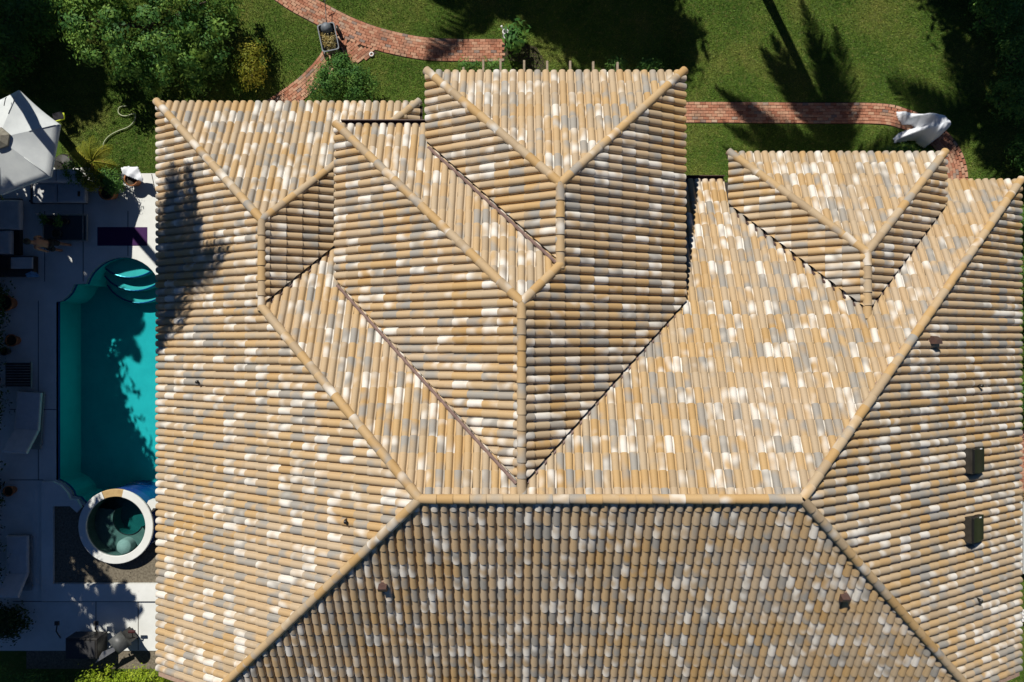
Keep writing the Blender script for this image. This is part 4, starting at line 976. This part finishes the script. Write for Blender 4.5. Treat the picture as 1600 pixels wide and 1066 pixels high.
# ---- potted plants by the sofa
pot(177, 304, .27, .42, ZD, 'large terracotta pot at the end of the sofa'); pot(214, 284, .24, .4, ZD, 'terracotta pot by the white towel'); pot(163, 264, .24, .36, ZD, 'terracotta pot holding the golden palm'); pot(19, 474, .29, .4, ZD, 'largest terracotta pot on the shaded side of the deck'); pot(27, 532, .21, .32, ZD, 'small terracotta pot near the slatted side table'); pot(22, 765, .18, .3, ZD, 'small terracotta pot between the chaises'); pot(14, 549, .14, .25, ZD, 'small dark pot near the slatted side table', 'black_plastic')
x, y, _ = G(164, 262); palm('potted_palm', 'golden feathery potted palm at the end of the sofa', [(x, y, .3), (x+.02, y, .5), (x+.03, y+.02, .75)], 17, .95, M['leaf_gold'], droop=.75, seed=31, rad=(.04, .03), leaflets=34, cat='potted plant', leaf_w=.02, ll=.36)
for i, (px, py, lab, mt, r) in enumerate(((186, 284, 'leafy green potted plant between the pots', 'leaf_green', .34), (163, 291, 'golden-green leafy plant hanging over the sofa end', 'leaf_gold', .36), (133, 275, 'dark leafy plant behind the golden palm', 'leaf_green', .4), (196, 296, 'small green plant spilling from the large pot', 'leaf_green', .25))):
    x, y, _ = G(px, py); tree('potted_shrub', lab, (x, y), .9, [((0, 0, .62), (r, r*.9, .32))], 900, .1, M[mt], clumps=40, spread=.09, cat='plant', seed=40+i, trunk_r=.03, group='plants beside the sofa', width=.35)
# ---- draped cloths
def drape(name, label, cat, outline, zf, mat, res=.03, drop=.0):
    P = [g2(*p, .5) for p in outline]; xs = [p[0] for p in P]; ys = [p[1] for p in P]; cx, cy = sum(xs)/len(xs), sum(ys)/len(ys)
    nx, ny = int((max(xs)-min(xs))/res)+2, int((max(ys)-min(ys))/res)+2; id_ = {}; v = []; f = []
    def dist(x, y):
        d = 9
        for i in range(len(P)):
            a, b = Vector(P[i]), Vector(P[(i+1) % len(P)]); q = Vector((x, y)); t = max(0, min(1, (q-a).dot(b-a)/((b-a).length_squared+1e-9))); d = min(d, (q-a.lerp(b, t)).length)
        return d
    def vid(i, j):
        if (i, j) not in id_:
            x, y = min(xs)+i*res, min(ys)+j*res; d = dist(x, y) if inside((x, y), P) else 0
            id_[(i, j)] = len(v); v.append((x-cx, y-cy, zf(x, y, d)))
        return id_[(i, j)]
    for i in range(nx):
        for j in range(ny):
            if inside((min(xs)+(i+.5)*res, min(ys)+(j+.5)*res), P): f.append((vid(i, j), vid(i+1, j), vid(i+1, j+1), vid(i, j+1)))
    o = MB().add(v, f).build(name, mat, None, True, (cx, cy, 0)); so_ = o.modifiers.new('thick', 'SOLIDIFY'); so_.thickness = .012
    return tag(o, label, cat)
out = [(1411,168),(1425,167),(1446,173),(1454,171),(1470,178),(1481,186),(1486,202),(1479,209),(1468,217),(1456,226),(1446,221),(1441,214),(1433,214),(1409,218),(1407,211),(1414,203),(1428,197),(1440,194),(1436,188),(1421,189),(1414,179)]
c1 = Vector(g2(1463, 198, .5)); f1a, f1b = Vector(g2(1414, 174, .5)), Vector(g2(1452, 180, .5)); f2a, f2b = Vector(g2(1411, 213, .5)), Vector(g2(1446, 200, .5)); f3a, f3b = Vector(g2(1447, 220, .5)), Vector(g2(1462, 205, .5))
def seg(x, y, a, b): q = Vector((x, y)); t = max(0, min(1, (q-a).dot(b-a)/(b-a).length_squared)); return (q-a.lerp(b, t)).length, t
def sheet_z(x, y, d):
    r_ = (Vector((x, y))-c1).length; h = .95*math.exp(-(r_/.75)**4)+.42
    ang = math.atan2(y-c1.y, x-c1.x)
    return .03 + h*.72*(1-math.exp(-(d/.13)**1.3)) + .03*math.sin(ang*5+1)*min(1, d/.15)*min(1, r_/.3) + .012*math.sin(x*9+y*13)
drape('sheet_covered_chair', 'garden chair under a loose white sheet on the brick path', 'covered chair', out, sheet_z, M['sheet'])
tz = g2(205, 268, .5)
drape('towel', 'white towel hung over the terracotta pot at the deck edge', 'towel', [(191,263),(203,261),(218,262),(221,271),(226,281),(224,285),(214,281),(203,277),(194,273)], lambda x, y, d: .58+.02*math.sin((x-y)*14)+min(d, .12)*.35, M['sheet'], .025)
drape('towel', 'blue towel thrown over the corner of the dark daybed', 'towel', [(36,428),(46,423),(54,426),(60,432),(50,433),(40,433)], lambda x, y, d: .40+min(d, .1)*.9+.015*math.sin(x*30), M['blue_cloth'], .025)
# ---- chaises
def chaise(label, px0, px1, py0, py1, L2, wd_frame=.03):
    ax, ay, _ = G(px0, py0, .38); bx2, by2, _ = G(px1, py1, .38); wd = bx2-ax; L = ay-by2
    o = tag(empty('chaise_longue', ((ax+bx2)/2, ay, 0)), label, 'chaise', 'chaises by the pool')
    MB().rbox(-wd/2, wd/2, -L, 0, ZD+.2, ZD+.34, .035).build('seat_cushion', M['fabric'], o)
    m4 = Matrix.Translation((0, -L-.01, ZD+.24)) @ Matrix.Rotation(R(-36), 4, 'X')
    MB().rbox(-wd/2, wd/2, -L2, 0, -.03, .1, .035, m4).build('back_cushion', M['fabric'], o)
    MB().box(-wd/2-.02, wd/2+.02, -L-L2*.75, .02, ZD+.15, ZD+.195).build('frame', M['steel'], o)
    for x_ in (-wd/2+.05, wd/2-.05):
        for y_ in (-.1, -L-L2*.6): MB().box(x_-.025, x_+.025, y_-.025, y_+.025, ZD, ZD+.148).build('leg', M['steel'], o)
    MB().tube([(0, -L-.35, ZD+.19), (0, -L-L2*.62, ZD+.55)], .015, 6).build('back_strut', M['steel'], o)
    return o
c_ = chaise('broad pale chaise with raised back beside the slatted side table', 26, 64, 613, 672, .92); c_.rotation_euler.z = R(-4)
chaise('narrow pale chaise with raised back beside the planting bed', 9, 43, 838, 897, .85)
# ---- slatted side table
stb = at('side_table', 28, 586, ZD, 'dark slatted side table at the head of the broad chaise', 'table')
for k in range(9): box_px(MB(), 9, 47, 567+k*4.2, 570.6+k*4.2, ZD+.40, ZD+.43, .004, stb).build('slat', M['wicker'], stb)
for x0, x1 in ((8, 10), (46.5, 49)): box_px(MB(), x0, x1, 565, 606, ZD+.36, ZD+.398, .004, stb).build('rail', M['steel'], stb)
for x_, y_ in ((-.4, -.38), (.4, -.38), (-.4, .38), (.4, .38)): MB().box(x_-.02, x_+.02, y_-.02, y_+.02, 0, .358).build('leg', M['steel'], stb)
# ---- hose, stool, cart, watering can, sprinkler
hp = [(415,500),(430,430),(480,370),(560,325),(650,290),(705,240),(720,190),(705,165),(640,185),(590,180),(562,150),(575,105),(640,92)]
hm = MB(); hm.tube(bez3([G(90+x/5.92, 150+y/5.92, .055) for x, y in hp], 6), .022, 6); tag(hm.build('garden_hose', M['hose'], None, True), 'pale green garden hose curling across the lawn from the golden palm', 'hose')
stl = at('folding_stool', 105, 189, 0, 'folding stool with neon yellow frame on the lawn beside the parasol', 'stool', R(14))
MB().rbox(-.2, .2, -.12, .16, .44, .47, .01).build('seat', M['dark_cloth'], stl)
ym_ = MB(); ym_.tube([(-.22, -.06, .49), (-.21, -.15, .49), (.2, -.15, .49), (.23, -.06, .52), (.24, .05, .55)], .026, 8); ym_.build('rail', M['yellow'], stl, True)
for sx_ in (-.17, .17): MB().tube([(sx_, -.12, .44), (sx_, .14, 0)], .014, 6).build('leg', M['black_plastic'], stl, True); MB().tube([(sx_*.9, .14, .44), (sx_*.9, -.12, 0)], .014, 6).build('leg', M['black_plastic'], stl, True)
cart = at('garden_cart', 518, 64, 0, 'garden cart loaded with dry leaves standing where the brick paths part', 'cart', R(12))
cart.location = G(517, 65, .3); cart.location.z = 0
def rr(hx, hy, z, r=.08, n=4):
    o = []
    for cx_, cy_, a in ((hx-r, hy-r, 0), (-hx+r, hy-r, 90), (-hx+r, -hy+r, 180), (hx-r, -hy+r, 270)):
        for k in range(n+1): o.append((cx_+r*math.cos(R(a+90*k/n)), cy_+r*math.sin(R(a+90*k/n)), z))
    return o
rings = [rr(.22, .40, .22), rr(.285, .47, .62), rr(.305, .49, .64), rr(.305, .49, .665), rr(.272, .455, .665), rr(.21, .39, .26)]
v = [p for q in rings for p in q]; n = len(rings[0]); f = [(k*n+i, k*n+(i+1) % n, (k+1)*n+(i+1) % n, (k+1)*n+i) for k in range(5) for i in range(n)] + [tuple(range(n)), tuple(5*n+i for i in range(n))]
M['cart_grey'] = simple('cart_grey_paint', (.16, .18, .20), (.11, .125, .14), 9, .5)
MB().add(v, f).build('tub', M['cart_grey'], cart, False)
for x_, y_ in ((-.31, .42), (.31, .42), (-.31, -.38), (.31, -.38)):
    wl = MB(); wl.lathe([(.05, -.04), (.14, -.045), (.165, -.02), (.165, .02), (.14, .045), (.05, .04)], 18); q = wl.build('wheel', M['black_plastic'], cart, True); q.location = (x_, y_, .165); q.rotation_euler.y = math.pi/2
    hb = MB(); hb.lathe([(.001, .05), (.05, .045), (.055, -.045), (.001, -.05)], 12); hb.build('hub', M['steel'], q, True)
MB().tube([(0, .45, .3), (.0, .75, .32), (.11, 1.42, .40)], .016, 6).build('pull_handle', M['black_plastic'], cart, True)
MB().tube([(-.0, 1.38, .40), (.22, 1.45, .40)], .016, 6).build('handle_grip', M['black_plastic'], cart, True)
MB().tube([(-.33, .42, .165), (.33, .42, .165)], .02, 6).build('axle', M['black_plastic'], cart, True); MB().tube([(-.33, -.38, .165), (.33, -.38, .165)], .02, 6).build('axle', M['black_plastic'], cart, True)
lv = foliage('dry_leaves', [((0, -.08, .56), (.23, .34, .08))], 1500, .06, M['dry_leaf'], None, clumps=60, spread=.06, shell=.1, seed=71); lv.location = cart.location; lv.rotation_euler.z = R(12); tag(lv, 'heap of dry yellow-brown leaves filling the garden cart', 'leaves', kind='stuff')
bk = MB(); bk.lathe([(.001, .26), (.09, .25), (.16, .2), (.19, .12), (.2, 0)], 20); q = bk.build('upturned_bowl', M['cart_grey'], None, True); ca, sa = math.cos(R(12)), math.sin(R(12)); q.location = (cart.location.x-sa*.32, cart.location.y+ca*.32, .56); tag(q, 'upturned blue-grey bowl resting on the leaves in the garden cart', 'bowl')
wc = at('watering_can', 791, 65, 0, 'small white watering can on a dark pedestal beside the brick path', 'watering can')
MB().lathe([(.12, 0), (.12, .03), (.09, .05), (.08, .42), (.14, .47), (.14, .5), (.001, .5)], 18).build('pedestal', M['black_plastic'], wc)
b_ = MB(); b_.lathe([(.001, .5), (.11, .505), (.115, .66), (.10, .70), (.075, .70), (.085, .66), (.09, .55), (.001, .53)], 20, (-.02, .05, 0)); b_.build('body', M['white'], wc, True)
h_ = MB(); h_.tube([(.03+.11*math.cos(R(a)), -.07+.13*math.sin(R(a)), .64+.01*math.sin(R(a))) for a in range(-200, 61, 20)], .018, 6); h_.build('handle', M['white'], wc, True)
s_ = MB(); s_.tube([(-.08, .12, .56), (-.14, .2, .66), (-.16, .22, .72)], [.03, .022, .04], 8); s_.build('spout', M['white'], wc, True)
sp_ = MB(); sp_.lathe([(.05, .02), (.085, .03), (.085, .07), (.05, .075), (.045, .03)], 18); q = sp_.build('sprinkler', M['white'], None, True, G(581, 86)); tag(q, 'small white sprinkler ring in the grass where the brick paths part', 'sprinkler')
# ---- grill and lamps on the lower deck
gr = at('grill', 165, 1012, ZD, 'barbecue grill with a rounded steel hood on a black cart by the hedge', 'grill', R(0))
box_px(MB(), 102, 152, 998, 1030, ZD+.1, ZD+.7, .02, gr).build('cart', M['black_plastic'], gr)
box_px(MB(), 106, 148, 1002, 1027, ZD+.702, ZD+.72, .004, gr).build('side_shelf', M['wicker'], gr)
M['hood_grey'] = simple('tarnished_hood', (.10, .105, .10), (.07, .072, .07), 9, .45)
hd = MB(); n = 12; sec = [(.26*math.cos(math.pi*k/n), .26*math.sin(math.pi*k/n)) for k in range(n+1)]; v = [(-.3, y_, z_+.62) for y_, z_ in sec]+[(.3, y_, z_+.62) for y_, z_ in sec]; m_ = n+1
hd.add(v, [(i, i+1, m_+i+1, m_+i) for i in range(n)] + [tuple(range(m_)), tuple(range(2*m_-1, m_-1, -1)), (0, m_, 2*m_-1, n)])
q = hd.build('hood', M['hood_grey'], gr, True); gx = G(185, 1006, .8); q.location = (gx[0]-gr.location.x, gx[1]-gr.location.y, 0); q.rotation_euler.z = R(-52)
q2 = MB().rbox(-.24, .24, -.22, .22, .06, .618, .03).build('firebox', M['black_plastic'], gr); q2.location = q.location; q2.rotation_euler.z = R(-52)
q3 = MB().add([(-.5, -.16, .62), (.32, -.02, .66), (.4, .12, .66), (-.1, .12, .64), (-.5, -.16, .60), (.32, -.02, .64), (.4, .12, .64), (-.1, .12, .62)], [(0,1,2,3),(7,6,5,4),(0,4,5,1),(1,5,6,2),(2,6,7,3),(3,7,4,0)]).build('lid_shelf', M['grey_metal'], gr); gx = G(166, 1022, .7); q3.location = (gx[0]-gr.location.x, gx[1]-gr.location.y, 0); q3.rotation_euler.z = R(22)
for kx in (-.12, .0, .12):
    kb = MB(); kb.lathe([(.001, .05), (.03, .045), (.034, 0)], 10); z = kb.build('knob', M['steel'], gr, True); z.location = (q.location.x-.28+kx*.6, q.location.y-.1+kx*.5, .62)
for i, (px, py, dx, dy, lab, mt) in enumerate(((89, 974, -.2, -.78, 'black deck lamp in the shade on the lower deck', 'black_plastic'), (150, 974, -.2, -.60, 'black deck lamp in the dappled sun beside the grill cart', 'black_plastic'), (206, 987, -.04, -.5, 'dark red deck lamp on the sunlit lower deck', 'lamp_red'))):
    if 'lamp_red' not in M: M['lamp_red'] = simple('dark_red_paint', (.06, .012, .012), (.04, .01, .01), 8, .5)
    lp_ = at('deck_lamp', px, py, .5, lab, 'lamp', group='deck lamps along the lower deck'); ex, ey = dx, dy; lp_.location.z = 0
    hw_ = .075 if i < 2 else .12
    MB().rbox(-hw_, hw_, -.07 if i < 2 else -.045, .07 if i < 2 else .045, .46, .54, .015).build('head', M[mt], lp_)
    MB().tube([(0, 0, .48), (ex*.4, ey*.4, .42), (ex, ey, -.02)], .022, 8).build('stem', M['black_plastic'], lp_, True)
# ---- strip of patio beyond the right-hand eave
pat = structure(MB().add([(17.2, -5.4, .012), (24, -5.4, .012), (24, -3.2, .012), (17.2, -3.2, .012)], [(0,1,2,3)]).build('patio', M['dark_soil']))
for i in range(12):
    for j in range(21):
        o = bpy.data.objects.new('brick', random.choice(brick_meshes)); o.location = (17.5+i*.204+(.1 if j % 2 else 0), -5.33+j*.104, .03); o.rotation_euler.z = random.uniform(-.02, .02); link(o, pat)
tb = at('patio_lounger', 1606, 835, 0, 'pale blue-grey lounger beside the brick patio', 'lounger')
MB().rbox(-.42, .42, -1.3, 1.3, .28, .42, .04).build('cushion', M['sheet'], tb); MB().box(-.44, .44, -1.32, 1.32, .2, .275).build('frame', M['white'], tb)
for x_ in (-.38, .38):
    for y_ in (-1.2, 1.2): MB().box(x_-.03, x_+.03, y_-.03, y_+.03, 0, .198).build('leg', M['white'], tb)
MB().rbox(-.3, .3, -.2, .2, .425, .56, .06).build('pillow', M['dark_cloth'], tb)
yb = at('yellow_bench', 1604, 772, 0, 'small yellow slatted bench at the end of the pale lounger', 'bench')
for k in range(4): MB().box(-.4, .4, -.16+k*.09, -.10+k*.09, .38, .41).build('slat', M['stone'], yb)
for x_ in (-.34, .34): MB().box(x_-.03, x_+.03, -.15, .16, 0, .378).build('leg', M['wood'], yb)
rl = at('wooden_rack', 1606, 957, 0, 'low pale wooden rack on the grass below the pale lounger', 'rack')
for k in range(4): MB().box(-.45, .45, -.2+k*.12, -.16+k*.12, .3, .34).build('slat', M['white'], rl)
for x_ in (-.4, .4): MB().box(x_-.03, x_+.03, -.22, .22, 0, .298).build('leg', M['white'], rl)
